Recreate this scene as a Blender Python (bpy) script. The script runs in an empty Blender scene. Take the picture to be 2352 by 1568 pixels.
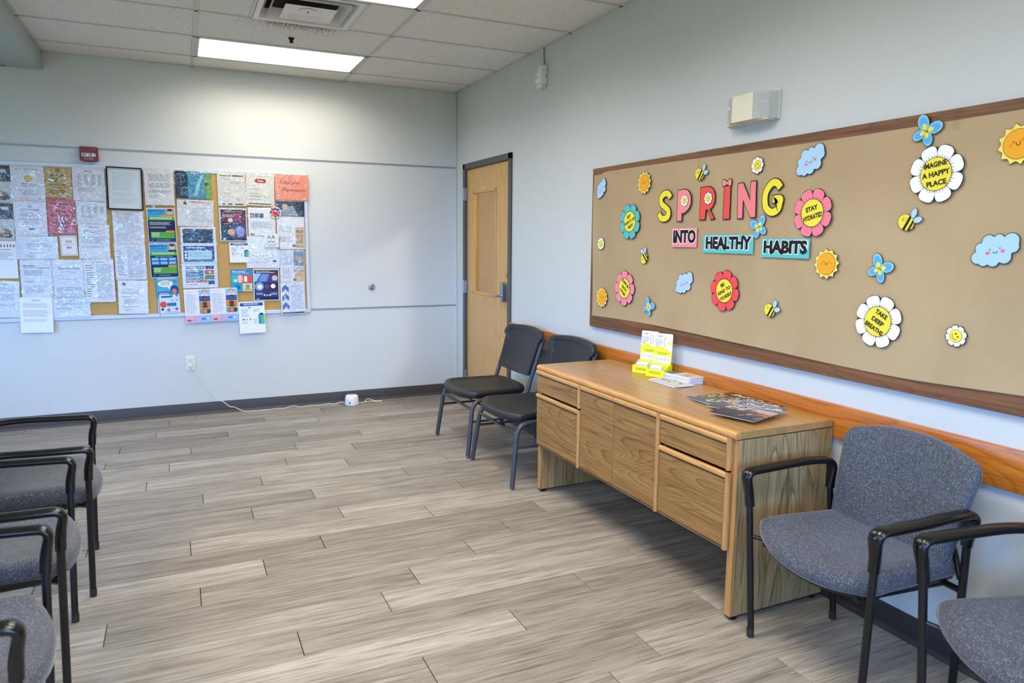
import bpy, bmesh, math, random
from mathutils import Vector, Matrix
random.seed(7)
scene = bpy.context.scene
C = scene.collection
PI = math.pi
R_ = math.radians

# ------------------------------------------------------------------ camera
cam_data = bpy.data.cameras.new('camera')
cam = bpy.data.objects.new('camera', cam_data)
C.objects.link(cam)
cam_data.sensor_width = 36.0
cam_data.lens = 1643.69 / 2352 * 36.0
cam_data.clip_start = 0.05
right = Vector((0.90746005, -0.42005659, 0.00829018))
up = Vector((0.050814, 0.12931933, 0.99030018))
fwd = Vector((0.4170542, 0.89823659, -0.13869688))
m = Matrix((right, up, -fwd)).transposed().to_4x4()
m.translation = (-2.452, -6.5656, 1.4955)
cam.matrix_world = m
cam_data.dof.use_dof = True
cam_data.dof.focus_distance = 4.6
cam_data.dof.aperture_fstop = 4.0
scene.camera = cam

# ------------------------------------------------------------------ world (sky outside the windows)
world = bpy.data.worlds.new('world')
scene.world = world
world.use_nodes = True
bg = world.node_tree.nodes['Background']
bg.inputs['Color'].default_value = (0.20, 0.47, 1.0, 1)
bg.inputs['Strength'].default_value = 23.0
scene.view_settings.view_transform = 'Standard'
scene.view_settings.look = 'None'
scene.view_settings.exposure = 0.12
scene.view_settings.gamma = 1.0
scene.view_settings.use_curve_mapping = False
scene.cycles.max_bounces = 5; scene.cycles.diffuse_bounces = 3; scene.cycles.glossy_bounces = 2; scene.cycles.transmission_bounces = 2
scene.cycles.transparent_max_bounces = 6; scene.cycles.use_light_tree = False
scene.cycles.caustics_reflective = False; scene.cycles.caustics_refractive = False

# room dimensions (metres): back wall y=0, right wall x=0, floor z=0
H = 2.8717
XL, YR = -5.6, -9.0
LAMP_W = 25.0
LAMP_COL = (1.0, 0.92, 0.77)
LAMP_SPREAD = R_(156)
# window openings: rear wall (x0,x1) and left wall (y0,y1)
WZ0, WZ1 = 0.70, 2.20
REAR_WIN = [(-5.3, -3.7), (-2.15, -0.35)]
LEFT_WIN = [(-8.3, -6.9), (-2.9, -1.5)]
def portal(loc, rot, sx, sy):
    l = bpy.data.lights.new('window_portal', 'AREA')
    l.shape = 'RECTANGLE'; l.size = sx; l.size_y = sy
    l.cycles.is_portal = True
    o = bpy.data.objects.new('window_portal', l); C.objects.link(o)
    o.location = loc; o.rotation_euler = rot
for a, b in REAR_WIN:
    portal(((a+b)/2, YR-0.10, (WZ0+WZ1)/2), (PI/2, 0, 0), b-a, WZ1-WZ0)
for a, b in LEFT_WIN:
    portal((XL-0.10, (a+b)/2, (WZ0+WZ1)/2), (PI/2, 0, -PI/2), b-a, WZ1-WZ0)

# ------------------------------------------------------------------ helpers
def lin(c):
    if isinstance(c, str):
        c = c.lstrip('#'); c = [int(c[i:i+2], 16)/255 for i in (0, 2, 4)]
    elif max(c) > 1.0:
        c = [x/255 for x in c]
    return tuple((x/12.92 if x <= .04045 else ((x+.055)/1.055)**2.4) for x in c[:3]) + (1.0,)

class NT:
    def __init__(s, name):
        s.m = bpy.data.materials.new(name); s.m.use_nodes = True
        s.t = s.m.node_tree; s.p = s.t.nodes['Principled BSDF']; s.out = s.t.nodes['Material Output']
    def n(s, typ, **kw):
        nd = s.t.nodes.new(typ)
        for k, v in kw.items():
            if k.startswith('_'): setattr(nd, k[1:], v)
            else: nd.inputs[k.replace('__', ' ')].default_value = v
        return nd
    def l(s, a, b): s.t.links.new(a, b)
    def coords(s, scale=(1, 1, 1), rand=False):
        tc = s.n('ShaderNodeTexCoord'); src = tc.outputs['Object']
        if rand:
            oi = s.n('ShaderNodeObjectInfo')
            mul = s.n('ShaderNodeVectorMath', _operation='SCALE'); mul.inputs[0].default_value = (17.3, 9.1, 5.7)
            s.l(oi.outputs['Random'], mul.inputs['Scale'])
            ad = s.n('ShaderNodeVectorMath', _operation='ADD'); s.l(src, ad.inputs[0]); s.l(mul.outputs[0], ad.inputs[1]); src = ad.outputs[0]
        mp = s.n('ShaderNodeMapping'); mp.inputs['Scale'].default_value = scale
        s.l(src, mp.inputs['Vector']); return mp.outputs[0]
    def ramp(s, fac, stops):
        r = s.n('ShaderNodeValToRGB'); e = r.color_ramp.elements
        while len(e) < len(stops): e.new(0.5)
        for el, (p, c) in zip(e, stops): el.position = p; el.color = lin(c)
        s.l(fac, r.inputs[0]); return r.outputs[0]
    def mix(s, fac, a, b, mode='MIX'):
        x = s.n('ShaderNodeMix', _data_type='RGBA', _blend_type=mode)
        if hasattr(fac, 'is_linked'): s.l(fac, x.inputs[0])
        else: x.inputs[0].default_value = fac
        for v, i in ((a, 6), (b, 7)):
            if hasattr(v, 'is_linked'): s.l(v, x.inputs[i])
            else: x.inputs[i].default_value = v if len(v) == 4 else lin(v)
        return x.outputs[2]
    def noise(s, vec, scale, detail=3, rough=.55, dist=0):
        nd = s.n('ShaderNodeTexNoise', Scale=scale, Detail=detail, Roughness=rough, Distortion=dist)
        s.l(vec, nd.inputs['Vector']); return nd.outputs[0]
    def bump(s, h, strength=.2, dist=.002):
        b = s.n('ShaderNodeBump', Strength=strength, Distance=dist); s.l(h, b.inputs['Height']); s.l(b.outputs[0], s.p.inputs['Normal'])

_mats = {}
def flat(col, rough=.6, metal=0.0, spec=.5, name=None):
    key = (str(col), rough, metal, spec)
    if key not in _mats:
        t = NT(name or 'paint'); t.p.inputs['Base Color'].default_value = lin(col)
        t.p.inputs['Roughness'].default_value = rough; t.p.inputs['Metallic'].default_value = metal
        t.p.inputs['Specular IOR Level'].default_value = spec
        _mats[key] = t.m
    return _mats[key]
def ink(col): return flat(col, .7, 0, .25, 'print_ink')

def wall_paint(name, col):
    t = NT(name); v = t.coords()
    n1 = t.noise(v, 1.3, 1)
    a = lin(col); b = tuple(x*.955 for x in a[:3]) + (1,)
    t.l(t.mix(n1, a, b), t.p.inputs['Base Color']); t.p.inputs['Roughness'].default_value = .55
    t.p.inputs['Specular IOR Level'].default_value = .35
    return t.m

def wood(name, light, dark, axis, rough=.4, ring=1.0, fine=1.0, contrast=.6, line=.75):
    t = NT(name)
    sc = [5.0*ring, 5.0*ring, 5.0*ring]; sc[axis] = .55*ring
    v = t.coords(tuple(sc), rand=True)
    n1 = t.noise(v, 1.0, 1.5, .45, .35)
    wv = t.n('ShaderNodeMath', _operation='MULTIPLY'); t.l(n1, wv.inputs[0]); wv.inputs[1].default_value = 30.0
    fr = t.n('ShaderNodeMath', _operation='FRACT'); t.l(wv.outputs[0], fr.inputs[0])
    ringc = t.ramp(fr.outputs[0], [(0.0, (255, 255, 255)), (line, (225, 225, 225)), (.93, (150, 150, 150)), (1.0, (235, 235, 235))])
    sc2 = [210.0*fine]*3; sc2[axis] = 5.0*fine
    v2 = t.coords(tuple(sc2), rand=True); n2 = t.noise(v2, 1.0, 3, .6)
    sc3 = [28.0]*3; sc3[axis] = .8
    n3 = t.noise(t.coords(tuple(sc3), rand=True), 1.0, 3, .55)
    base = t.ramp(n3, [(.25, dark), (.72, light)])
    c = t.mix(contrast, base, ringc, 'MULTIPLY')
    c = t.mix(.55*contrast+.12, c, t.ramp(n2, [(.36, (140, 130, 118)), (.52, (255, 255, 255))]), 'MULTIPLY')
    t.l(c, t.p.inputs['Base Color']); t.p.inputs['Roughness'].default_value = rough
    return t.m

def thin_ior(t, fres, ior):
    # a thin film reflects the same from both of its sides
    g = t.n('ShaderNodeNewGeometry'); mx = t.n('ShaderNodeMix', _data_type='FLOAT')
    mx.inputs[2].default_value = ior; mx.inputs[3].default_value = 1/ior
    t.l(g.outputs['Backfacing'], mx.inputs[0]); t.l(mx.outputs[0], fres.inputs['IOR'])
def glossy_film():
    t = NT('clear_film'); t.t.nodes.remove(t.p)
    tr = t.n('ShaderNodeBsdfTransparent'); gl = t.n('ShaderNodeBsdfGlossy', Roughness=.04)
    tr.inputs[0].default_value = (.985, .985, .985, 1)
    lw = t.n('ShaderNodeFresnel'); thin_ior(t, lw, 1.75)
    ms = t.n('ShaderNodeMixShader'); t.l(lw.outputs[0], ms.inputs[0]); t.l(tr.outputs[0], ms.inputs[1]); t.l(gl.outputs[0], ms.inputs[2])
    v = t.coords(rand=True); b = t.n('ShaderNodeBump', Strength=.8, Distance=.012); t.l(t.noise(v, 11, 2, .5, 2.0), b.inputs['Height']); t.l(b.outputs[0], gl.inputs['Normal'])
    t.l(ms.outputs[0], t.out.inputs[0]); return t.m
def clear_glass(name, tint=(1, 1, 1), ior=1.45, rough=.02):
    t = NT(name); t.t.nodes.remove(t.p)
    tr = t.n('ShaderNodeBsdfTransparent'); tr.inputs[0].default_value = tuple(tint) + (1,)
    gl = t.n('ShaderNodeBsdfGlossy', Roughness=rough); lw = t.n('ShaderNodeFresnel'); thin_ior(t, lw, ior)
    ms = t.n('ShaderNodeMixShader'); t.l(lw.outputs[0], ms.inputs[0]); t.l(tr.outputs[0], ms.inputs[1]); t.l(gl.outputs[0], ms.inputs[2])
    t.l(ms.outputs[0], t.out.inputs[0]); return t.m
def emit(name, col, s):
    t = NT(name); t.p.inputs['Base Color'].default_value = (.8, .8, .8, 1)
    t.p.inputs['Emission Color'].default_value = col + (1,); t.p.inputs['Emission Strength'].default_value = s; return t.m

class MB:
    """collects geometry for one mesh object"""
    def __init__(s): s.v = []; s.f = []; s.mi = []; s.mats = []
    def mat(s, m):
        if m not in s.mats: s.mats.append(m)
        return s.mats.index(m)
    def add(s, vs, fs, m, T=None):
        o = len(s.v); k = s.mat(m)
        s.v += [tuple(T @ Vector(p)) for p in vs] if T is not None else [tuple(p) for p in vs]
        s.f += [tuple(i+o for i in f) for f in fs]; s.mi += [k]*len(fs); return s
    def box(s, x0, y0, z0, x1, y1, z1, m, T=None):
        x0, x1 = sorted((x0, x1)); y0, y1 = sorted((y0, y1)); z0, z1 = sorted((z0, z1))
        return s.add([(x0,y0,z0),(x1,y0,z0),(x1,y1,z0),(x0,y1,z0),(x0,y0,z1),(x1,y0,z1),(x1,y1,z1),(x0,y1,z1)],
                     [(0,3,2,1),(4,5,6,7),(0,1,5,4),(1,2,6,5),(2,3,7,6),(3,0,4,7)], m, T)
    def bbox(s, x0, y0, z0, x1, y1, z1, m, r=.003, seg=2, T=None):
        bm = bmesh.new(); bmesh.ops.create_cube(bm, size=1)
        for v in bm.verts: v.co = (x0+(v.co.x+.5)*(x1-x0), y0+(v.co.y+.5)*(y1-y0), z0+(v.co.z+.5)*(z1-z0))
        bmesh.ops.bevel(bm, geom=bm.edges[:], offset=r, segments=seg, affect='EDGES', profile=.5)
        bm.verts.index_update()
        s.add([v.co[:] for v in bm.verts], [[v.index for v in f.verts] for f in bm.faces], m, T); bm.free(); return s
    def prism(s, poly, z0, z1, m, T=None):
        n = len(poly)
        vs = [(p[0], p[1], z0) for p in poly] + [(p[0], p[1], z1) for p in poly]
        fs = [tuple(range(n-1, -1, -1)), tuple(range(n, 2*n))] + [(i, (i+1) % n, n+(i+1) % n, n+i) for i in range(n)]
        return s.add(vs, fs, m, T)
    def face(s, poly, z, m, T=None): return s.add([(p[0], p[1], z) for p in poly], [tuple(range(len(poly)))], m, T)
    def rect(s, x0, y0, x1, y1, z, m): return s.face([(x0,y0),(x1,y0),(x1,y1),(x0,y1)], z, m)
    def lathe(s, prof, m, n=24, T=None):
        vs = []; fs = []; k = len(prof)
        for i in range(n):
            a = 2*PI*i/n
            vs += [(r*math.cos(a), r*math.sin(a), z) for r, z in prof]
        for i in range(n):
            j = (i+1) % n
            fs += [(i*k+q, j*k+q, j*k+q+1, i*k+q+1) for q in range(k-1)]
        fs += [tuple(i*k for i in range(n-1, -1, -1)), tuple(i*k+k-1 for i in range(n))]
        return s.add(vs, fs, m, T)
    def sweep(s, path, rad, m, n=12, side=None, T=None, sq=2.0):
        pts = [Vector(p) for p in path]; k = len(pts); vs = []; fs = []
        S = Vector(side) if side else None
        for i, p in enumerate(pts):
            t = (pts[min(i+1, k-1)] - pts[max(i-1, 0)]).normalized()
            if S is None:
                S = t.orthogonal().normalized()
            sd = (S - t*S.dot(t)).normalized()
            if side is None: S = sd
            nm = t.cross(sd)
            r = rad[i] if isinstance(rad, list) else rad
            a, b = r if isinstance(r, tuple) else (r, r)
            for q in range(n):
                th = 2*PI*q/n; c, d = math.cos(th), math.sin(th)
                if sq != 2.0:
                    c = math.copysign(abs(c)**(2/sq), c); d = math.copysign(abs(d)**(2/sq), d)
                vs.append(p + sd*a*c + nm*b*d)
        for i in range(k-1):
            for q in range(n):
                w = (q+1) % n
                fs.append((i*n+q, i*n+w, (i+1)*n+w, (i+1)*n+q))
        fs += [tuple(range(n-1, -1, -1)), tuple((k-1)*n+q for q in range(n))]
        return s.add(vs, fs, m, T)
    def cushion(s, outline, rings, m, fn=lambda u, v, h: (u, v, h), T=None):
        cu = sum(p[0] for p in outline)/len(outline); cv = sum(p[1] for p in outline)/len(outline)
        n = len(outline); vs = []; fs = []
        for sc, h in rings:
            vs += [fn(cu+(p[0]-cu)*sc, cv+(p[1]-cv)*sc, h) for p in outline]
        for i in range(len(rings)-1):
            for q in range(n):
                w = (q+1) % n; fs.append((i*n+q, i*n+w, (i+1)*n+w, (i+1)*n+q))
        a = len(vs); vs += [fn(cu, cv, rings[0][1]), fn(cu, cv, rings[-1][1])]
        L = (len(rings)-1)*n
        fs += [((q+1) % n, q, a) for q in range(n)] + [(L+q, L+(q+1) % n, a+1) for q in range(n)]
        return s.add(vs, fs, m, T)
    def build(s, name, parent=None, smooth=None, flip=True, mesh_only=False):
        me = bpy.data.meshes.new(name); me.from_pydata(s.v, [], s.f)
        for mt in s.mats: me.materials.append(mt)
        me.polygons.foreach_set('material_index', s.mi)
        if flip:
            bm = bmesh.new(); bm.from_mesh(me); bmesh.ops.recalc_face_normals(bm, faces=bm.faces[:]); bm.to_mesh(me); bm.free()
        if smooth:
            me.polygons.foreach_set('use_smooth', [True]*len(me.polygons)); me.set_sharp_from_angle(angle=R_(smooth))
        me.update()
        if mesh_only: return me
        return link(name, me, parent)
def link(name, me, parent=None):
    o = bpy.data.objects.new(name, me); C.objects.link(o)
    if parent is not None: o.parent = parent
    return o
def tag(o, label=None, cat=None, group=None, kind=None):
    for k, v in (('label', label), ('category', cat), ('group', group), ('kind', kind)):
        if v: o[k] = v
    return o
def empty(name, label, cat, loc=(0, 0, 0), rz=0, group=None):
    o = bpy.data.objects.new(name, None); C.objects.link(o); o.empty_display_size = .1
    o.location = loc; o.rotation_euler = (0, 0, rz); return tag(o, label, cat, group)
def copy_tree(o, parent=None):
    c = o.copy(); C.objects.link(c); c.parent = parent
    for ch in list(o.children): copy_tree(ch, c)
    return c
def fillet(pts, r, n=6):
    """round the corners of a polyline; r one radius or a list for inner corners"""
    pts = [Vector(p) for p in pts]; out = [pts[0]]
    for i in range(1, len(pts)-1):
        rr = r[i-1] if isinstance(r, (list, tuple)) else r
        a = (pts[i-1]-pts[i]); b = (pts[i+1]-pts[i]); la, lb = a.length, b.length; a.normalize(); b.normalize()
        d = min(rr, la*.48, lb*.48); p0 = pts[i]+a*d; p1 = pts[i]+b*d
        for k in range(n+1):
            t = k/n; out.append(p0*(1-t)**2 + pts[i]*2*t*(1-t) + p1*t*t)
    out.append(pts[-1]); return out
def rrect(w, h, r, n=5, cx=0, cy=0):
    o = []
    for sx, sy, a0 in ((1, 1, 0), (-1, 1, 90), (-1, -1, 180), (1, -1, 270)):
        for k in range(n+1):
            a = R_(a0+90*k/n); o.append((cx+sx*(w/2-r)+r*math.cos(a), cy+sy*(h/2-r)+r*math.sin(a)))
    return o
def ellipse(cx, cy, a, b, n=28, rot=0):
    c, s = math.cos(rot), math.sin(rot)
    return [(cx+a*math.cos(t)*c-b*math.sin(t)*s, cy+a*math.cos(t)*s+b*math.sin(t)*c) for t in [2*PI*i/n for i in range(n)]]
def offset_poly(p, d):
    area = sum(p[i][0]*p[(i+1) % len(p)][1]-p[(i+1) % len(p)][0]*p[i][1] for i in range(len(p)))
    sg = 1 if area > 0 else -1; out = []
    for i in range(len(p)):
        a, b, c = Vector(p[i-1]), Vector(p[i]), Vector(p[(i+1) % len(p)])
        e1 = (b-a).normalized(); e2 = (c-b).normalized()
        n1 = Vector((e1.y, -e1.x))*sg; n2 = Vector((e2.y, -e2.x))*sg
        k = n1+n2; l = max(.35, k.length_squared/2); out.append(tuple(b+k/ (l) *d if k.length > 1e-6 else b+n1*d))
    return out
def stroke(pts, w, closed=False):
    """ribbon polygon strips (list of quads) along a 2-D polyline"""
    P = [Vector(p) for p in pts]; L = []; n = len(P)
    for i in range(n):
        t = (P[min(i+1, n-1)]-P[max(i-1, 0)]).normalized(); nn = Vector((-t.y, t.x))*w/2
        L.append((P[i]+nn, P[i]-nn))
    return [[tuple(L[i][0]), tuple(L[i][1]), tuple(L[i+1][1]), tuple(L[i+1][0])] for i in range(n-1)]
_txt = {}
def text_geo(body, bold=0.0, align='CENTER', shear=0.0):
    key = (body, bold, align, shear)
    if key not in _txt:
        c = bpy.data.curves.new('lettering', 'FONT'); c.body = body; c.size = 1.0; c.offset = bold; c.shear = shear
        c.align_x = align; c.align_y = 'CENTER'; c.resolution_u = 3; c.dimensions = '2D'; c.fill_mode = 'FRONT'
        o = bpy.data.objects.new('lettering', c)
        me = o.to_mesh()
        _txt[key] = ([tuple(v.co) for v in me.vertices], [tuple(p.vertices) for p in me.polygons])
        o.to_mesh_clear(); bpy.data.objects.remove(o); bpy.data.curves.remove(c)
    return _txt[key]
def put_text(mb, body, x, y, size, z, mat, rot=0, bold=0.0, align='CENTER', shear=0.0, sx=1.0, fit=None):
    vs, fs = text_geo(body, bold, align, shear)
    if fit and vs:
        w = (max(v[0] for v in vs)-min(v[0] for v in vs))*size
        if w > 0: sx = fit/w
    T = Matrix.Translation((x, y, z)) @ Matrix.Rotation(rot, 4, 'Z') @ Matrix.Diagonal((size*sx, size, 1, 1))
    mb.add(vs, fs, mat, T)
RIGHT_B = Matrix(((0, 0, -1), (-1, 0, 0), (0, 1, 0))).to_4x4()   # local x -> -y, local y -> z, local z -> -x (off the right wall)
BACK_B = Matrix(((1, 0, 0), (0, 0, -1), (0, 1, 0))).to_4x4()     # local x -> x, local y -> z, local z -> -y (off the back wall)
def on_right(o, y, z, off, rot=0): o.matrix_world = Matrix.Translation((-off, y, z)) @ RIGHT_B @ Matrix.Rotation(rot, 4, 'Z'); return o
def on_back(o, x, z, off, rot=0): o.matrix_world = Matrix.Translation((x, -off, z)) @ BACK_B @ Matrix.Rotation(rot, 4, 'Z'); return o

# ------------------------------------------------------------------ materials
M_wall = wall_paint('wall_paint_grey', (205, 209, 207))
M_wallb = wall_paint('wall_paint_white', (214, 216, 214))
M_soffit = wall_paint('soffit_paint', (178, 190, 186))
M_beige = wall_paint('wall_paint_beige', (222, 200, 154))
M_tan = wall_paint('wall_paint_tan', (186, 164, 132))
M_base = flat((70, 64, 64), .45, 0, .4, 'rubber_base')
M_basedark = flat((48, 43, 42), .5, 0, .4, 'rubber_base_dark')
M_alu = flat((205, 210, 216), .35, .15, .5, 'white_aluminium')
M_reveal = flat((158, 162, 166), .4, .3, .5, 'reveal_strip')
M_tee = flat((205, 205, 200), .5, 0, .4, 'ceiling_tee_white')
M_blackplastic = flat((9, 9, 10), .22, 0, .5, 'black_plastic')
M_blackmetal = flat((9, 9, 10), .35, .0, .5, 'black_metal')
M_footcap = flat((52, 40, 38), .6, 0, .3, 'foot_cap')
M_seatpoly = flat((31, 32, 34), .45, 0, .5, 'charcoal_plastic')
M_steel = flat((62, 64, 71), .4, .1, .5, 'grey_steel')
M_chrome = flat((190, 192, 195), .22, .9, .5, 'chrome')
M_satin = flat((165, 170, 178), .3, .85, .5, 'satin_steel')
M_white = flat((232, 232, 230), .4, 0, .4, 'white_plastic')
M_cream = flat((226, 220, 196), .45, 0, .4, 'cream_plastic')
M_ivory = flat((226, 226, 208), .35, 0, .4, 'ivory_plastic')
M_black = flat((12, 12, 13), .6, 0, .3, 'black')
M_dark = flat((20, 18, 17), .8, 0, .2, 'dark_void')
M_red = flat((128, 22, 20), .35, 0, .5, 'alarm_red')
M_paper = flat((240, 240, 240), .65, 0, .3, 'white_paper')
M_film = glossy_film()
def frosted_lens():
    t = NT('prismatic_lens'); t.p.inputs['Base Color'].default_value = lin((214, 218, 216)); t.p.inputs['Roughness'].default_value = .12
    tr = t.n('ShaderNodeBsdfTransparent'); tr.inputs[0].default_value = (.95, .96, .95, 1)
    ms = t.n('ShaderNodeMixShader'); ms.inputs[0].default_value = .6; t.l(tr.outputs[0], ms.inputs[1]); t.l(t.p.outputs[0], ms.inputs[2]); t.l(ms.outputs[0], t.out.inputs[0]); return t.m
M_lens = frosted_lens()
M_glass = clear_glass('door_glass', (.92, .90, .84), 1.45, .01)
M_window = clear_glass('window_glass', (.97, .98, .98), 1.3, .01)
M_panel = emit('lit_diffuser', (1.0, .97, .92), 3.0); M_panel.cycles.emission_sampling = 'NONE'

def floor_plank():
    t = NT('grey_oak_plank'); oi = t.n('ShaderNodeObjectInfo')
    v = t.coords((.9, 9, 9), rand=True); n1 = t.noise(v, 2.0, 2, .6, .4)
    v2 = t.coords((5, 150, 150), rand=True); n2 = t.noise(v2, 1.0, 2, .6)
    v3 = t.coords((1.6, 13, 13), rand=True); n3 = t.noise(v3, 1.6, 2, .5, 1.2)
    base = t.ramp(n1, [(.3, (158, 149, 138)), (.5, (173, 164, 152)), (.72, (186, 177, 164))])
    tone = t.ramp(oi.outputs['Random'], [(0, (212, 210, 208)), (.5, (236, 235, 233)), (1, (255, 255, 255))])
    c = t.mix(1.0, base, tone, 'MULTIPLY')
    pore = t.ramp(n2, [(.36, (128, 120, 110)), (.5, (255, 255, 255))])
    c = t.mix(.5, c, pore, 'MULTIPLY')
    v5 = t.coords((2.2, 48, 48), rand=True); n5 = t.noise(v5, 1.0, 3, .65)
    c = t.mix(.45, c, t.ramp(n5, [(.34, (168, 160, 152)), (.55, (255, 255, 255))]), 'MULTIPLY')
    # limed white cathedral grain, only in patches
    w = t.n('ShaderNodeMath', _operation='MULTIPLY'); t.l(n3, w.inputs[0]); w.inputs[1].default_value = 26
    pp = t.n('ShaderNodeMath', _operation='PINGPONG'); t.l(w.outputs[0], pp.inputs[0]); pp.inputs[1].default_value = 1
    thin = t.ramp(pp.outputs[0], [(.84, (0, 0, 0)), (.97, (255, 255, 255))])
    v4 = t.coords((1.2, 5, 5), rand=True); patch = t.ramp(t.noise(v4, 1.4, 1), [(.55, (0, 0, 0)), (.68, (120, 120, 120))])
    f = t.mix(1.0, thin, patch, 'MULTIPLY')
    c = t.mix(f, c, (226, 221, 212))
    t.l(c, t.p.inputs['Base Color']); t.p.inputs['Roughness'].default_value = .5; t.p.inputs['Specular IOR Level'].default_value = .35
    return t.m
M_plank = floor_plank()
def ceiling_tile(dirty=False):
    t = NT('mineral_ceiling_tile'); v = t.coords((1, 1, 1), rand=True)
    n1 = t.noise(v, 150, 2, .6); n2 = t.noise(v, 55, 2, .5); n3 = t.noise(v, 3, 2)
    pits = t.ramp(n1, [(.29, (92, 87, 80)), (.38, (236, 232, 224))])
    pits2 = t.ramp(n2, [(.24, (120, 112, 100)), (.31, (255, 255, 255))])
    c = t.mix(.8, pits, pits2, 'MULTIPLY'); c = t.mix(t.ramp(n3, [(.3, (0, 0, 0)), (.8, (60, 60, 60))]), c, (190, 184, 172))
    if dirty:   # soot speckles blown onto the tile along its vent edge
        tc = t.n('ShaderNodeTexCoord'); sp = t.n('ShaderNodeSeparateXYZ'); t.l(tc.outputs['Object'], sp.inputs[0])
        my = t.n('ShaderNodeMapRange'); my.inputs[1].default_value = -.04; my.inputs[2].default_value = -.30; t.l(sp.outputs['Y'], my.inputs[0])
        ab = t.n('ShaderNodeMath', _operation='ABSOLUTE'); t.l(sp.outputs['X'], ab.inputs[0])
        mx = t.n('ShaderNodeMapRange'); mx.inputs[1].default_value = .45; mx.inputs[2].default_value = .15; t.l(ab.outputs[0], mx.inputs[0])
        mm = t.n('ShaderNodeMath', _operation='MULTIPLY'); t.l(my.outputs[0], mm.inputs[0]); t.l(mx.outputs[0], mm.inputs[1])
        ng = t.noise(t.coords((1, 1, 1)), 85, 2, .6)
        th = t.n('ShaderNodeMath', _operation='MULTIPLY_ADD'); t.l(mm.outputs[0], th.inputs[0]); th.inputs[1].default_value = .28; th.inputs[2].default_value = .30
        ls = t.n('ShaderNodeMath', _operation='LESS_THAN'); t.l(ng, ls.inputs[0]); t.l(th.outputs[0], ls.inputs[1])
        c = t.mix(ls.outputs[0], c, (112, 104, 94))
    t.l(c, t.p.inputs['Base Color']); t.p.inputs['Roughness'].default_value = .95; t.p.inputs['Specular IOR Level'].default_value = .1
    return t.m
M_tile = ceiling_tile(); M_tile_sooty = ceiling_tile(True)
def fabric():
    t = NT('blue_grey_fabric'); v = t.coords(rand=True)
    vo = t.n('ShaderNodeTexVoronoi', Scale=75.0); t.l(v, vo.inputs['Vector'])
    an = t.n('ShaderNodeMath', _operation='MULTIPLY'); t.l(vo.outputs['Color'], an.inputs[0]); an.inputs[1].default_value = 9.0
    vr = t.n('ShaderNodeVectorRotate', _rotation_type='AXIS_ANGLE'); vr.inputs['Axis'].default_value = (.62, .1, .78); t.l(v, vr.inputs['Vector']); t.l(an.outputs[0], vr.inputs['Angle'])
    mp = t.n('ShaderNodeMapping'); mp.inputs['Scale'].default_value = (70, 330, 330); t.l(vr.outputs[0], mp.inputs['Vector'])
    st = t.noise(mp.outputs[0], 1.0, 1, .5)
    n1 = t.noise(v, 700, 2, .6); n2 = t.noise(v, 6, 2)
    c = t.ramp(st, [(.42, (56, 60, 72)), (.54, (76, 80, 92)), (.68, (124, 127, 137))])
    c = t.mix(.5, c, t.ramp(n1, [(.3, (150, 150, 152)), (.7, (255, 255, 255))]), 'MULTIPLY')
    c = t.mix(t.ramp(n2, [(.4, (0, 0, 0)), (.75, (80, 80, 80))]), c, (112, 108, 110))
    t.l(c, t.p.inputs['Base Color']); t.p.inputs['Roughness'].default_value = .85
    t.p.inputs['Sheen Weight'].default_value = .3; t.p.inputs['Sheen Roughness'].default_value = .4
    t.bump(st, .3, .001); return t.m
M_fabric = fabric()
def kraft():
    t = NT('kraft_paper'); v = t.coords((1, 1, 1)); n1 = t.noise(v, 1.6, 3, .5, .5); n2 = t.noise(t.coords((60, 300, 60)), 1, 2)
    c = t.ramp(n1, [(.3, (172, 147, 111)), (.7, (187, 162, 124))]); c = t.mix(.05, c, t.ramp(n2, [(.3, (200, 200, 200)), (.7, (255, 255, 255))]), 'MULTIPLY')
    t.l(c, t.p.inputs['Base Color']); t.p.inputs['Roughness'].default_value = .6; t.p.inputs['Specular IOR Level'].default_value = .3
    n3 = t.noise(v, 5, 3, .5, 1.0); t.bump(n3, .35, .006); return t.m
M_kraft = kraft()
def cork():
    t = NT('cork'); v = t.coords(); n = t.noise(v, 320, 3)
    t.l(t.ramp(n, [(.35, (176, 134, 70)), (.65, (214, 174, 108))]), t.p.inputs['Base Color']); t.p.inputs['Roughness'].default_value = .9
    t.bump(n, .3, .001); return t.m
M_cork = cork()
OAK_L, OAK_D = (176, 132, 76), (146, 104, 56)
M_oak_y = wood('oak_veneer_long', OAK_L, OAK_D, 1, .38)
M_oak_z = wood('oak_veneer_upright', (196, 164, 116), (164, 132, 88), 2, .4, 1.0, 1.0, .75)
M_oak_top = wood('oak_laminate_top', (192, 148, 90), (174, 130, 76), 1, .27, .8, 1, .25)
M_oak_edge = wood('oak_edging', (216, 162, 98), (194, 138, 78), 1, .3, 1.2, 1, .3)
M_oak_edge_z = wood('oak_edging_upright', (206, 154, 96), (180, 130, 76), 2, .3, 1.2, 1, .3)
M_rail = wood('orange_pine_rail', (212, 130, 48), (186, 102, 30), 1, .3, 1.0, .7, .45)
M_frame_y = wood('brown_pine_long', (142, 94, 54), (102, 64, 34), 1, .5, 1.2, .7, .5)
M_frame_z = wood('brown_pine_upright', (142, 94, 54), (102, 64, 34), 2, .5, 1.2, .7, .5)
M_maple = wood('maple_veneer', (216, 174, 112), (204, 158, 94), 2, .4, .5, .8, .16)
M_doorframe = flat((84, 82, 80), .45, 0, .4, 'door_frame_paint')
M_grass = flat((96, 112, 70), .9, 0, .1, 'lawn')

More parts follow.
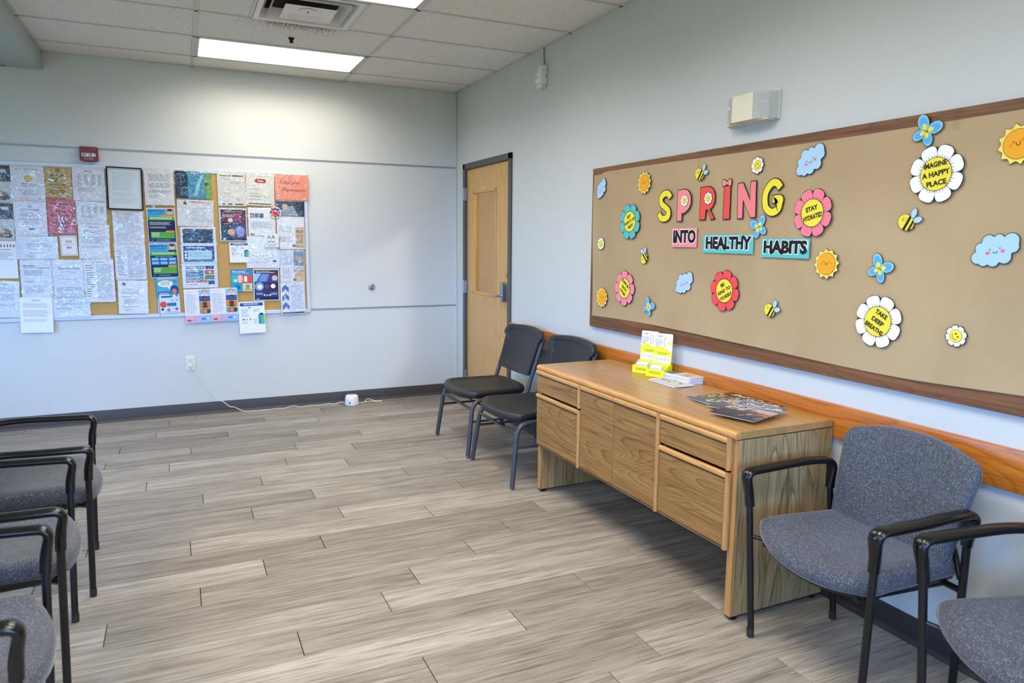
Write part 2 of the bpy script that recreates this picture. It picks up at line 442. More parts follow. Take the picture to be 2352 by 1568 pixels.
# ------------------------------------------------------------------ the room shell
fl = MB().box(XL-.15, YR-.15, -.12, .12, .12, -.006, M_dark).build('floor'); tag(fl, 'grey-brown wood plank floor of the waiting room', None, None, 'structure')
ROW = .1785; PL = 1.2175
known = {0: -2.163, -1: -1.87, -2: -2.47, -3: -1.705, -4: -2.153, -5: -1.796, -6: -2.393, -7: -2.052, -8: -2.70, -9: -1.858, -10: -2.577,
         -11: -1.745, -12: -2.442, -13: -1.682, -14: -2.176, -15: -1.457, -16: -1.87, -17: -2.587, 1: -2.439, 2: -1.56, 3: -1.736, 4: -2.11, 5: -1.295, 6: -1.722}
plank_cache = {}
def plank_mesh(w, d):
    k = (round(w, 3), round(d, 3))
    if k not in plank_cache:
        mb = MB(); e = .0014; a, b = w/2-.0015, d/2-.0004
        vs = [(-a,-b,-.005),(a,-b,-.005),(a,b,-.005),(-a,b,-.005),(-a,-b,-.0012),(a,-b,-.0012),(a,b,-.0012),(-a,b,-.0012),
              (-a+e,-b+.0006,0),(a-e,-b+.0006,0),(a-e,b-.0006,0),(-a+e,b-.0006,0)]
        fs = [(0,3,2,1)] + [(i,(i+1) % 4,4+(i+1) % 4,4+i) for i in range(4)] + [(4+i,4+(i+1) % 4,8+(i+1) % 4,8+i) for i in range(4)] + [(8,9,10,11)]
        plank_cache[k] = mb.add(vs, fs, M_plank).build('plank', mesh_only=True)
    return plank_cache[k]
for r in range(-18, 33):
    ytop = min(-3.1705 - ROW*r, 0.0); ybot = max(-3.1705 - ROW*(r+1), YR)
    if ytop-ybot < .02: continue
    j = known.get(r, -2.0 - random.random()*1.2)
    x = j - PL*math.ceil((j-XL)/PL) if j > XL else j
    while x < 0:
        a, b = max(x, XL), min(x+PL, 0)
        if b-a > .03:
            o = link('plank', plank_mesh(b-a, ytop-ybot), fl); o.location = ((a+b)/2, (ytop+ybot)/2, 0)
        x += PL
# walls
w = MB().box(XL-.15, 0, -.1, .12, .12, H+.2, M_wallb).build('wall_back'); tag(w, 'pale grey back wall behind the cork boards', kind='structure')
DY0, DY1, DZ = -.205, -1.267, 2.195
w = MB()
w.box(0, 0, -.1, .12, DY0, H+.2, M_wall); w.box(0, DY0, DZ, .12, DY1, H+.2, M_wall); w.box(0, DY1, -.1, .12, YR-.15, H+.2, M_wall)
tag(w.build('wall_right'), 'grey painted side wall with the wooden door', kind='structure')
def window_wall(name, label, along, fixed0, fixed1, lo, hi, wins):
    mb = MB()
    def seg(a, b, z0, z1):
        if along == 'x': mb.box(a, fixed0, z0, b, fixed1, z1, M_tan)
        else: mb.box(fixed0, a, z0, fixed1, b, z1, M_tan)
    p = lo
    for a, b in sorted(wins):
        seg(p, a, -.1, H+.2); seg(a, b, -.1, WZ0); seg(a, b, WZ1, H+.2); p = b
    seg(p, hi, -.1, H+.2); return tag(mb.build(name), label, kind='structure')
window_wall('wall_rear', 'tan wall with windows behind the viewpoint', 'x', YR-.15, YR, XL-.15, .12, REAR_WIN)
window_wall('wall_left', 'tan wall with windows on the far left side', 'y', XL-.15, XL, YR, 0, LEFT_WIN)
k = 0
for along, wins in (('x', REAR_WIN), ('y', LEFT_WIN)):
    for a, b in wins:
        k += 1; f = MB(); g = MB(); t = .05
        def bar(p, q, z0, z1):
            if along == 'x': f.box(p, YR-.11, z0, q, YR-.05, z1, M_alu)
            else: f.box(XL-.11, p, z0, XL-.05, q, z1, M_alu)
        bar(a, a+t, WZ0, WZ1); bar(b-t, b, WZ0, WZ1); bar(a, b, WZ0, WZ0+t); bar(a, b, WZ1-t, WZ1); bar((a+b)/2-.025, (a+b)/2+.025, WZ0, WZ1); bar(a, b, 1.60, 1.64)
        fo = tag(f.build('window_%d' % k), 'aluminium framed window letting in daylight', kind='structure')
        if along == 'x': g.box(a, YR-.083, WZ0, b, YR-.078, WZ1, M_window)
        else: g.box(XL-.083, a, WZ0, XL-.078, b, WZ1, M_window)
        g.build('pane', fo)
tag(MB().box(-45, -50, -.25, 40, YR-.16, -.2, M_grass).box(-45, YR-.16, -.25, XL-.16, 30, -.2, M_grass).build('ground_outside'), 'lawn outside the windows', kind='structure')
# baseboards
def baseboard(name, label, horizontal, a, b, mat):
    prof = [(0, 0), (.016, 0), (.014, .012), (.005, .022), (.004, .100), (.002, .104), (0, .104)]
    mb = MB(); n = len(prof)
    vs = [((a, -d, z) if horizontal else (-d, a, z)) for d, z in prof] + [((b, -d, z) if horizontal else (-d, b, z)) for d, z in prof]
    mb.add(vs, [tuple(range(n)), tuple(range(2*n-1, n-1, -1))] + [(i, (i+1) % n, n+(i+1) % n, n+i) for i in range(n)], mat)
    return tag(mb.build(name, smooth=40), label, kind='structure')
baseboard('baseboard_back', 'dark brown rubber base along the back wall', True, XL, -.001, M_base)
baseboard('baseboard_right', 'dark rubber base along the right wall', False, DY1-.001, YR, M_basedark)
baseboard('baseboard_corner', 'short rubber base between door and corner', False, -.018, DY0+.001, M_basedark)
# reveal strips of the back wall panels
for i, (z, x0, x1) in enumerate(((2.1812, XL, -.012), (.8733, -1.395, -.012), (2.744, XL, -3.53)), 1):
    mb = MB().box(x0, -.003, z-.0075, x1, 0, z+.0065, M_reveal).box(x0, -.006, z+.0045, x1, 0, z+.0065, M_reveal)
    tag(mb.build('trim_%d' % i), 'thin grey metal reveal strip across the back wall', kind='structure')
tag(MB().box(-.012, -.006, .104, -.004, 0, H, M_wallb).build('trim_4'), 'narrow corner bead of the back wall panels', kind='structure')
# wooden chair rail on the right wall
mb = MB().bbox(-.022, -8.9, .697, 0, DY1-.002, .838, M_rail, .004, 2)
tag(mb.build('trim_5', smooth=40), 'orange stained wooden chair rail along the right wall', kind='structure')
# ceiling
ce = tag(MB().box(XL-.15, YR-.15, H+.05, .12, .12, H+.2, M_dark).build('ceiling'), 'suspended ceiling of mineral tiles in a white grid', kind='structure')
XB, XA, XS = -1.0567, -2.2759, -3.304
Y1, S2 = -.3526, .6096
cols = [(XS, XA), (XA, XB), (XB, 0.0)]
rows = [(0.0, Y1)] + [(Y1-S2*i, max(Y1-S2*(i+1), YR)) for i in range(15)]
LIGHT_ROWS = (1, 4, 7, 10, 13)
VENT_ROW = 3
tcache = {}
def tile(x0, x1, y0, y1, mt=None):
    if x1-x0 < .03 or y0-y1 < .03: return
    k = (round(x1-x0, 3), round(y0-y1, 3)); a, b = k[0]/2-.0025, k[1]/2-.0025
    if mt: k = k + (1,)
    if k not in tcache: tcache[k] = MB().bbox(-a, -b, 0, a, b, .016, mt or M_tile, .002, 1).build('ceiling_tile', mesh_only=True)
    o = link('ceiling_tile', tcache[k], ce); o.location = ((x0+x1)/2, (y0+y1)/2, H+.004)
for ci, (x0, x1) in enumerate(cols):
    for ri, (y0, y1) in enumerate(rows):
        if ci == 1 and ri in LIGHT_ROWS: continue
        if ci == 1 and ri == VENT_ROW:
            tile(x0, -1.966, y0, y1); tile(-1.356, x1, y0, y1); continue
        tile(x0, x1, y0, y1, M_tile_sooty if (ci, ri) == (1, VENT_ROW-1) else None)
for (a, b) in ((-3.94, XS-.24), (-5.16, -3.94), (XL, -5.16)):
    for ri, (y0, y1) in enumerate(rows):
        if not (a < -5 and b > -4 and ri in (6, 9, 12)): tile(a, b, y0, y1)
def tee(name, x0, x1, y0, y1):
    MB().box(x0, y0, H-.0015, x1, y1, H+.0035, M_tee).box((x0+x1)/2-.001 if x1-x0 < .1 else x0, (y0+y1)/2-.001 if y0-y1 < .1 else y1, H+.0035, (x0+x1)/2+.001 if x1-x0 < .1 else x1, (y0+y1)/2+.001 if y0-y1 < .1 else y0, H+.03, M_tee).build(name, ce)
for x in (XA, XB): tee('main_tee', x-.012, x+.012, 0, YR)
for x in (-1.966, -1.356): tee('cross_tee', x-.010, x+.010, rows[VENT_ROW][0], rows[VENT_ROW][1])
for y0, y1 in rows[1:]:
    for a, b in cols: tee('cross_tee', a, b, y0+.010, y0-.010)
tee('wall_angle', XS, 0, 0, -.018); tee('wall_angle', -.018, 0, 0, YR); tee('wall_angle', XS, XS+.018, 0, YR)
# dropped beam at the left
tag(MB().bbox(-3.527, YR, 2.738, XS, 0, H+.06, M_soffit, .004, 1).build('trim_6'), 'boxed painted beam dropped below the ceiling', kind='structure')

# ------------------------------------------------------------------ ceiling lights
def troffer(ri, label, cx=(XA+XB)/2):
    y0, y1 = rows[ri]; e = empty('ceiling_light', label, 'ceiling light', (cx, (y0+y1)/2, H), 0, 'recessed ceiling lights')
    a, b = (XB-XA)/2-.013, S2/2-.013
    f = MB()
    for q in ((-a, -b, a, -b+.022), (-a, b-.022, a, b), (-a, -b, -a+.022, b), (a-.022, -b, a, b)): f.box(q[0], q[1], -.002, q[2], q[3], .012, M_tee)
    f.build('light_frame', e)
    MB().box(-a+.022, -b+.022, .006, a-.022, b-.022, .012, M_panel).build('diffuser', e)
    MB().box(-a, -b, .02, a, b, .045, M_tee).build('housing', e)
    l = bpy.data.lights.new('tube_light', 'AREA'); l.shape = 'RECTANGLE'; l.size = 2*a-.05; l.size_y = 2*b-.05
    l.energy = LAMP_W*(.6 if ri == 1 else 1.0); l.color = LAMP_COL; l.spread = LAMP_SPREAD   # lamp nearest the back wall set dimmer to soften its light pool there
    o = bpy.data.objects.new('tube_light', l); C.objects.link(o); o.parent = e; o.location = (0, 0, .003); o.visible_camera = False
troffer(1, 'lit rectangular ceiling light nearest the back wall')
troffer(4, 'lit ceiling light cut off at the top, beyond the air vent')
for ri in LIGHT_ROWS[2:]: troffer(ri, 'lit ceiling light overhead outside the picture, %s from the back wall' % {7: 'third', 10: 'fourth', 13: 'fifth'}[ri])

for ri in (6, 9, 12): troffer(ri, 'added fill light beyond the left beam outside the picture, %s from the back wall' % {6: 'first', 9: 'second', 12: 'third'}[ri], -4.55)  # added lamps, out of view, that lift the neutral ambient light of the room
# ------------------------------------------------------------------ air diffuser and sprinkler
e = empty('air_diffuser', 'white square louvred air vent in the ceiling', 'air vent', ((-1.966-1.356)/2, sum(rows[VENT_ROW])/2, H))
M_vent = flat((232, 227, 222), .45, 0, .4, 'vent_enamel')
def sqring(mb, a0, z0, a1, z1, m, th=.0015):
    for d in (0, th):
        vs = [(-a0,-a0,z0+d),(a0,-a0,z0+d),(a0,a0,z0+d),(-a0,a0,z0+d),(-a1,-a1,z1+d),(a1,-a1,z1+d),(a1,a1,z1+d),(-a1,a1,z1+d)]
        mb.add(vs, [(i, (i+1) % 4, 4+(i+1) % 4, 4+i) for i in range(4)], m)
mb = MB(); sqring(mb, .293, -.004, .262, -.004, M_vent); sqring(mb, .293, -.004, .293, .03, M_vent); mb.build('vent_frame', e, flip=False)
mb = MB(); sqring(mb, .262, -.004, .228, .05, M_vent); mb.build('louvre', e, flip=False)
mb = MB(); sqring(mb, .226, -.014, .188, .05, M_vent); mb.build('louvre', e, flip=False)
mb = MB(); sqring(mb, .150, -.020, .085, -.002, M_vent); mb.add([(-.085,-.085,-.002),(.085,-.085,-.002),(.085,.085,-.002),(-.085,.085,-.002)], [(0,1,2,3)], M_vent); mb.lathe([(.0, -.008), (.05, -.008), (.055, -.004)], M_vent, 20); mb.lathe([(0, -.011), (.006, -.011), (.006, -.008)], M_steel, 10); mb.build('vent_core', e, flip=False)
mb = MB(); vs = []; fs = []
for i in range(32):
    a = 2*PI*i/32; c_, s_ = math.cos(a), math.sin(a); k_ = .262/max(abs(c_), abs(s_)); vs += [(.135*c_, .135*s_, .058), (k_*c_, k_*s_, .058)]
for i in range(32): j = (i+1) % 32; fs.append((2*i, 2*i+1, 2*j+1, 2*j))
mb.add(vs, fs, M_vent).build('vent_plenum', e, flip=False)
mb = MB().lathe([(.135, .055), (.135, .16), (.12, .16)], M_dark, 28); mb.lathe([(.14, .052), (.137, .06)], M_vent, 28); mb.build('duct_neck', e, flip=False)
e = empty('sprinkler_head', 'small black fire sprinkler with white ring in the ceiling', 'sprinkler', (-1.67, -1.23, H+.004))
MB().lathe([(.0, 0), (.042, 0), (.040, -.006), (.012, -.008), (0, -.008)], M_white, 24).build('escutcheon', e, 40)
mb = MB().lathe([(0, -.006), (.022, -.007), (.018, -.014), (.009, -.026), (.009, -.034), (0, -.034)], M_black, 16)
mb.lathe([(0, -.036), (.014, -.037), (.014, -.039), (0, -.04)], M_black, 16).box(-.012, -.002, -.037, -.009, .002, -.01, M_black).box(.009, -.002, -.037, .012, .002, -.01, M_black).build('sprinkler_body', e, 40)

# ------------------------------------------------------------------ door in the right wall
d = MB(); fx = -.018
d.bbox(fx, DY0-.05, 0, .12, DY0, DZ, M_doorframe, .003, 1); d.bbox(fx, DY1, 0, .12, DY1+.05, DZ, M_doorframe, .003, 1); d.bbox(fx, DY1, DZ-.05, .12, DY0, DZ, M_doorframe, .003, 1)
d.box(.055, DY0-.065, 0, .07, DY0-.05, DZ-.05, M_doorframe); d.box(.055, DY1+.05, 0, .07, DY1+.065, DZ-.05, M_doorframe); d.box(.055, DY1+.05, DZ-.065, .07, DY0-.05, DZ-.05, M_doorframe)
door = tag(d.build('door_1', smooth=30), 'maple door with narrow window in a dark grey frame', kind='structure')
LY0, LY1, LZ1 = DY0-.053, DY1+.053, DZ-.053
GY0, GY1, GZ0, GZ1 = -.414, -.935, 1.023, 1.934
lf = MB()
for q in ((LY1, .008, LY0, GZ0), (LY1, GZ1, LY0, LZ1), (GY0, GZ0, LY0, GZ1), (LY1, GZ0, GY1, GZ1)): lf.box(.008, q[0], q[1], .052, q[2], q[3], M_maple)
leaf = lf.build('door_leaf', door)
bd = MB()
for y0, y1, z0, z1 in ((GY0-.014, GY0+.006, GZ0-.006, GZ1+.006), (GY1-.006, GY1+.014, GZ0-.006, GZ1+.006), (GY1, GY0, GZ0-.006, GZ0+.014), (GY1, GY0, GZ1-.014, GZ1+.006)): bd.box(.003, y0, z0, .03, y1, z1, M_maple)
bd.build('glazing_bead', leaf)
MB().box(.031, GY1, GZ0, .036, GY0, GZ1, M_glass).build('glass_pane', leaf)
for z in (1.922, 1.068, .215):
    h = MB().lathe([(0, -.058), (.008, -.058), (.008, .058), (0, .058)], M_satin, 12, Matrix.Translation((-.024, DY0-.026, z)))
    h.box(-.021, DY0-.062, z-.057, .002, DY0-.026, z+.057, M_satin); h.box(-.021, DY0-.026, z-.057, -.018, DY0-.002, z+.057, M_satin); h.build('hinge', door, 40)
T = Matrix.Translation((.008, -1.135, 1.075)) @ RIGHT_B
lk = MB(); prof = rrect(.07, .165, .03, 6)
prof = [(p[0]*(1.0 if p[1] > 0 else .72)+(0 if p[1] > 0 else .01), p[1]) for p in prof]
lk.prism(prof, 0, .042, M_satin, T); lk.prism(offset_poly(prof, -.006), .042, .047, M_satin, T)
lock = lk.build('keypad_lock', door, 35)
lv = MB().lathe([(0, 0), (.011, 0), (.011, .05), (0, .05)], M_chrome, 14, Matrix.Translation((.008-.045, -1.135, 1.045)) @ RIGHT_B)
lv.sweep(fillet([(-.082, -1.135, 1.045), (-.088, -1.11, 1.045), (-.09, -1.02, 1.047)], .02), [(.010, .007)]*9, M_chrome, 10, side=(1, 0, 0)); lv.build('lever', lock, 40)
MB().lathe([(0, 0), (.027, 0), (.026, .003), (0, .0035)], M_steel, 24, Matrix.Translation((.008, -1.18, 1.215)) @ RIGHT_B).build('cover_plate', door, 40)
MB().box(.0, LY1-.002, 1.0, .009, LY1+.012, 1.12, M_black).build('latch_plate', door)
MB().box(.0065, -.66, GZ1+.018, .008, -.62, GZ1+.024, M_white).build('maker_tag', leaf)
# room beyond the glass
adj = MB().box(2.0, .6, -.1, 2.1, -4, 2.9, M_beige).box(.12, .6, -.1, 2.1, .7, 2.9, M_beige).box(.12, -4, -.1, 2.1, -4.1, 2.9, M_beige)
adj.box(.02, .12, -.1, .12, .7, 2.9, M_beige); adj.box(.12, .7, 2.6, 2.1, -4, 2.7, M_beige).box(.12, .6, -.1, 2.1, -4, 0, M_dark)
tag(adj.build('wall_adjoining'), 'beige walls of the room seen through the door glass', kind='structure')
e = empty('ceiling_lamp', 'lit lamp in the beige room behind the door, out of sight', 'ceiling lamp', (1.1, -1.4, 2.6))
MB().lathe([(0, -.03), (.16, -.03), (.18, 0), (0, 0)], M_panel, 20).build('lamp_shade', e, 40)
l = bpy.data.lights.new('lamp_bulb', 'AREA'); l.shape = 'DISK'; l.size = .3; l.energy = 46; l.color = (1, .93, .76)
o = bpy.data.objects.new('lamp_bulb', l); C.objects.link(o); o.parent = e; o.location = (0, 0, -.04)

# ------------------------------------------------------------------ oak credenza
KX, KY0, KL, KD, KZ = -.546, -2.847, 1.6625, .5044, .7747
kr = empty('credenza', 'long oak veneer credenza with drawers and doors under the brown board', 'credenza', (KX, KY0, 0))
kr.rotation_euler = (0, 0, .009)
# local: x towards the wall, y negative along the front
def kb(name, x0, y0, z0, x1, y1, z1, m, r=.002, parent=kr): return MB().bbox(x0, min(y0, y1), z0, x1, max(y0, y1), z1, m, r, 2).build(name, parent, 35)
for y in (0, -KL+.032):
    p = MB().box(.003, y, .018, KD, y-.032, KZ-.032, M_oak_z).box(-.001, y, .018, .003, y-.032, KZ-.032, M_oak_edge_z).build('end_panel', kr)
    MB().box(.0, y-.002, .012, KD, y-.030, .018, M_black).build('base_strip', p)
    for x in (.03, KD-.04): MB().lathe([(0, 0), (.014, 0), (.016, .006), (.008, .013), (0, .013)], M_black, 14, Matrix.Translation((x, y-.016, 0))).build('glide', p)
top = MB(); prof = [(-.012, KZ-.028), (-.017, KZ-.022), (-.017, KZ-.012), (-.012, KZ-.004), (-.004, KZ), (.012, KZ)]
top.box(.012, 0, KZ-.028, KD, -KL, KZ, M_oak_top)
n = len(prof); pv = [(x, 0, z) for x, z in prof] + [(.012, 0, KZ-.028)]; n = len(pv)
top.add(pv + [(x, -KL, z) for x, _, z in pv], [tuple(range(n)), tuple(range(2*n-1, n-1, -1))] + [(i, (i+1) % n, n+(i+1) % n, n+i) for i in range(n)], M_oak_edge)
to = top.build('worktop', kr, 50)
MB().box(.001, -.001, KZ-.032, KD, -KL+.001, KZ-.028, M_black).build('shadow_strip', to)
kb('carcass', .02, -.033, .295, KD-.01, -KL+.033, .32, M_oak_y); kb('back_panel', KD-.02, -.033, .03, KD-.008, -KL+.033, KZ-.045, M_oak_y)
for y in (-.492, -1.185): kb('divider', .02, y-.009, .30, KD-.02, y+.009, KZ-.045, M_oak_z)
def front(name, y0, y1, z0, z1, strip_top, strip_side):
    e = MB().bbox(-.016, y1, z0, .004, y0, z1, M_oak_y, .001, 1).build(name, kr)
    if strip_top:
        s = MB().sweep([(-.012, y0, z1-.009), (-.012, y1, z1-.009)], (.0115, .0125), M_oak_edge, 14, side=(1, 0, 0), sq=3); s.build('edge_strip', e, 50)
        MB().box(-.0175, y1, z1-.0255, -.0158, y0, z1-.0225, M_black).build('inlay_line', e)
    if strip_side:
        ys = y1 if strip_side > 0 else y0
        s = MB().sweep([(-.012, ys, z0), (-.012, ys, z1+.004)], (.0105, .0125), M_oak_edge_z, 14, side=(0, 1, 0), sq=3); s.build('edge_strip', e, 50)
        MB().box(-.0175, ys+.0115, z0, -.0158, ys+.014, z1-.02, M_black).build('inlay_line', e)
    if not strip_top or z0 < .4: MB().box(-.0175, y1, z0+.008, -.0158, y0, z0+.0105, M_black).build('inlay_line', e)
    return e
ZT, ZB = .742, .292
front('drawer', -.006, -.492, .618, ZT, 1, 1); front('drawer', -.006, -.492, ZB, .602, 1, 1)
front('door', -.508, -.822, ZB, ZT, 1, 0); front('door', -.825, -1.178, ZB, ZT, 1, 1)
front('drawer', -1.195, -KL+.034, .618, ZT, 1, 1); front('drawer', -1.195, -KL+.034, ZB, .602, 1, 1)

# ------------------------------------------------------------------ grey fabric armchairs (local +x = facing direction)
def make_armchair(label):
    e = empty('armchair', label, 'armchair', group='grey fabric armchairs with black arms')
    for s in (-1, 1):
        ff, fa = (.205, s*.262, 0), (.222, s*.292, .565)
        bf, ba = (-.195, s*.262, 0), (-.160, s*.291, .565)
        for f, a in ((ff, fa), (bf, ba)):
            lg = MB().sweep([Vector(f)+Vector((0, 0, .03)), a], .0125, M_blackmetal, 14).build('leg', e, 50)
            t = (Vector(a)-Vector(f)).normalized()
            MB().sweep([f, Vector(f)+t*.034], .0138, M_footcap, 14).build('foot_cap', lg, 50)
        path = fillet([(.2205, s*.288, .515), (.2235, s*.293, .57), (.240, s*.299, .645), (.08, s*.308, .652), (-.06, s*.306, .660), (-.172, s*.297, .655), (-.162, s*.291, .575), (-.160, s*.289, .545)], [.03, .055, .12, .12, .05, .03], 6)
        rad = []
        for p in path:
            up_ = max(0, min(1, (p.z-.56)/.075)); rad.append((.0165+.0095*up_, .0165-.003*up_))
        MB().sweep(path, rad, M_blackplastic, 16, side=(0, 1, 0), sq=2.5).build('arm_pad', e, 50)
        MB().sweep([(.205, s*.215, .389), (-.17, s*.215, .385)], .010, M_blackmetal, 10).build('side_rail', e, 50)
    MB().sweep([(-.172, -.276, .385), (-.172, .276, .385)], .011, M_blackmetal, 10).build('crossbar', e, 50)
    MB().sweep([(.13, -.215, .386), (.13, .215, .386)], .010, M_blackmetal, 10).build('crossbar', e, 50)
    for s in (-1, 1): MB().sweep([(.2155, s*.281, .400), (.17, s*.225, .392)], .008, M_blackmetal, 10).build('seat_bracket', e, 50)
    # seat cushion
    ol = []
    W0, W1 = .272, .245
    N = 14
    for i in range(N+1): # front edge bowed, from +y to -y
        t = -1+2*i/N; ol.append((.262-.075*abs(t)**2.4, -t*W0*(1 if abs(t) < 1 else .99)))
    for i in range(1, N): t = i/N; ol.append((.187-.39*t, -W0+(W0-W1)*t*.9))
    for i in range(N+1): t = -1+2*i/N; ol.append((-.205-.012*(1-t*t), t*W1))
    for i in range(1, N): t = i/N; ol.append((-.203+.39*t, W1+(W0-W1)*t))
    def seat_fn(u, v, h): return (u, v, h + .012*(v/.25)**2*(1 if h > .43 else .4) - .03*max(0, (u-.12)/.14)**2 + .004)
    rings = [(.0001, .402), (.90, .402), (.965, .408), (.995, .422), (1.0, .438), (.985, .452), (.95, .462), (.88, .467), (.7, .468), (.4, .466), (.2, .465)]
    MB().cushion(ol, rings, M_fabric, seat_fn).build('seat', e, 60)
    MB().cushion(ol, [(.0001, .392), (.93, .392), (.94, .398), (.94, .404), (.5, .404)], M_blackplastic, seat_fn).build('seat_shell', e, 50)
    # backrest: outline in (lateral, height)
    ol = []
    for i in range(N+1): t = -1+2*i/N; ol.append((-t*.268, .862-.055*abs(t)**2.6))
    c = ol[:]
    pts = [(.268, .79), (.272, .76)] 
    ol = []
    def arc(cx, cy, rx, ry, a0, a1, n):
        for i in range(n+1): a = R_(a0+(a1-a0)*i/n); ol.append((cx+rx*math.cos(a), cy+ry*math.sin(a)))
    for i in range(9): t = i/8; ol.append((.248+.027*t, .492+.255*t))       # right side going up
    arc(.225, .760, .052, .055, 0, 70, 6)
    for i in range(1, 12): t = 1-2*i/12; ol.append((t*.243, .812+.036*(1-t*t)))
    arc(-.225, .760, .052, .055, 110, 180, 6)
    for i in range(9): t = 1-i/8; ol.append((-.248-.027*t, .492+.255*t))
    arc(-.200, .490, .048, .045, 180, 262, 5)
    for i in range(1, 10): t = -1+2*i/10; ol.append((t*.195, .445-.014*(1-t*t)))
    arc(.200, .490, .048, .045, 278, 360, 5)
    def back_fn(u, v, h): return (-.128-.155*(v-.42)/.43*.72 + .55*u*u*.6 - h, u, v-.012)
    rings = [(.0001, .045), (.90, .043), (.975, .034), (.992, .026), (.984, .023), (1.0, .018), (.995, .006), (.97, -.002), (.9, -.006), (.6, -.008), (.3, -.008)]
    MB().cushion(ol, [(a, b) for a, b in rings], M_fabric, back_fn).build('backrest', e, 60)
    for s in (-1, 1):
        MB().sweep(fillet([(-.17, s*.272, .42), (-.185, s*.235, .50), (-.20, s*.19, .55)], .05), .009, M_blackmetal, 10).build('back_bracket', e, 50)
    return e
ac = make_armchair('grey fabric armchair standing right beside the oak credenza')
ac.location = (-.350, -4.905, 0); ac.rotation_euler = (0, 0, PI-R_(5))
for lab, loc, rz in (('grey fabric armchair cut off by the right edge, arm touching its neighbour', (-.382, -5.618, 0), PI-R_(14)),
                     ('grey fabric armchair on the left, farthest from the camera in its row', (-3.072, -3.005, 0), R_(4)),
                     ('middle grey fabric armchair of the row along the left edge', (-3.078, -3.735, 0), R_(4)),
                     ('nearest grey fabric armchair in the lower left corner', (-3.062, -4.475, 0), R_(2.5))):
    c = copy_tree(ac); c.location = loc; c.rotation_euler = (0, 0, rz); c['label'] = lab

# ------------------------------------------------------------------ charcoal plastic stacking chairs
def make_stacker(label):
    e = empty('stacking_chair', label, 'chair', group='charcoal plastic chairs on grey steel legs')
    ol = []
    for i in range(17): t = -1+2*i/16; ol.append((.275-.085*abs(t)**3.0, -t*.298*(1-.02*abs(t)**8)))
    for i in range(1, 10): t = i/10; ol.append((.19-.41*t, -.292+.03*t))
    for i in range(13): t = -1+2*i/12; ol.append((-.235-.012*(1-t*t)+.03*abs(t)**4, t*.255))
    for i in range(1, 10): t = i/10; ol.append((-.22+.41*t, .262+.03*t))
    def fn(u, v, h): return (u, v, h-.012*max(0, (u-.1)/.17)**2+.008*(u < -.15)*((-.15-u)/.1))
    rings = [(.0001, .405), (.93, .405), (.975, .412), (1.0, .428), (.998, .440), (.985, .449), (.95, .455), (.86, .457), (.80, .4565), (.785, .4535), (.775, .4525), (.5, .450), (.2, .449)]
    MB().cushion(ol, rings, M_seatpoly, fn).build('seat', e, 45)
    # back panel
    bo = []
    def arc(cx, cy, rx, ry, a0, a1, n):
        for i in range(n+1): a = R_(a0+(a1-a0)*i/n); bo.append((cx+rx*math.cos(a), cy+ry*math.sin(a)))
    for i in range(7): t = i/6; bo.append((.255+.022*t, .535+.24*t))
    bo.append((.305, .782)); arc(.262, .80, .046, .05, 0, 80, 6)
    for i in range(1, 12): t = 1-2*i/12; bo.append((t*.268, .848+.018*(1-t*t)))
    arc(-.262, .80, .046, .05, 100, 180, 6); bo.append((-.305, .782))
    for i in range(7): t = 1-i/6; bo.append((-.255-.022*t, .535+.24*t))
    for i in range(1, 10): t = -1+2*i/10; bo.append((t*.255, .533-.012*(1-t*t)))
    def bfn(u, v, h): return (-.255-.105*(v-.53)/.33+.35*u*u-h, u, v)
    rings = [(.0001, .014), (.80, .014), (.94, .018), (.985, .016), (1.0, .006), (.992, -.010), (.97, -.016), (.86, -.017), (.80, -.016), (.785, -.012), (.77, -.011), (.4, -.011)]
    MB().cushion(bo, rings, M_seatpoly, bfn).build('backrest', e, 45)
    for s in (-1, 1):
        # front leg bending into the seat rail
        MB().sweep(fillet([(.262, s*.325, .012), (.212, s*.290, .395), (-.20, s*.272, .392)], .085, 9), (.0145, .0145), M_steel, 14, sq=3).build('leg', e, 50)
        MB().lathe([(0, 0), (.015, 0), (.017, .004), (.008, .008), (.008, .02), (0, .02)], M_chrome, 14, Matrix.Translation((.263, s*.325, 0))).build('foot_glide', e, 40)
        # rear leg and back upright in one bent tube
        MB().sweep(fillet([(-.30, s*.325, .012), (-.195, s*.288, .36), (-.235, s*.283, .50), (-.335, s*.287, .80)], [.10, .10], 8), (.0145, .0145), M_steel, 14, sq=3).build('leg', e, 50)
        MB().lathe([(0, 0), (.015, 0), (.017, .004), (.008, .008), (.008, .02), (0, .02)], M_chrome, 14, Matrix.Translation((-.30, s*.325, 0))).build('foot_glide', e, 40)
        MB().sweep([(.232, s*.306, .25), (-.225, s*.300, .25)], .009, M_steel, 10).build('stretcher', e, 50)
    MB().sweep([(.222, -.295, .335), (.222, .295, .335)], .010, M_steel, 10).build('crossbar', e, 50)
    MB().sweep([(-.185, -.28, .39), (-.185, .28, .39)], .010, M_steel, 10).build('crossbar', e, 50)
    MB().sweep(fillet([(.18, -.2, .395), (.10, 0, .392), (.18, .2, .395)], .1), .008, M_steel, 10).build('seat_support', e, 50)
    return e
bc = make_stacker('charcoal plastic chair with grey steel legs, nearer to the door')
bc.location = (-.435, -1.748, 0); bc.rotation_euler = (0, 0, PI)
c = copy_tree(bc); c.location = (-.42, -2.446, 0); c['label'] = 'charcoal plastic chair with grey steel legs, half hidden by the credenza'

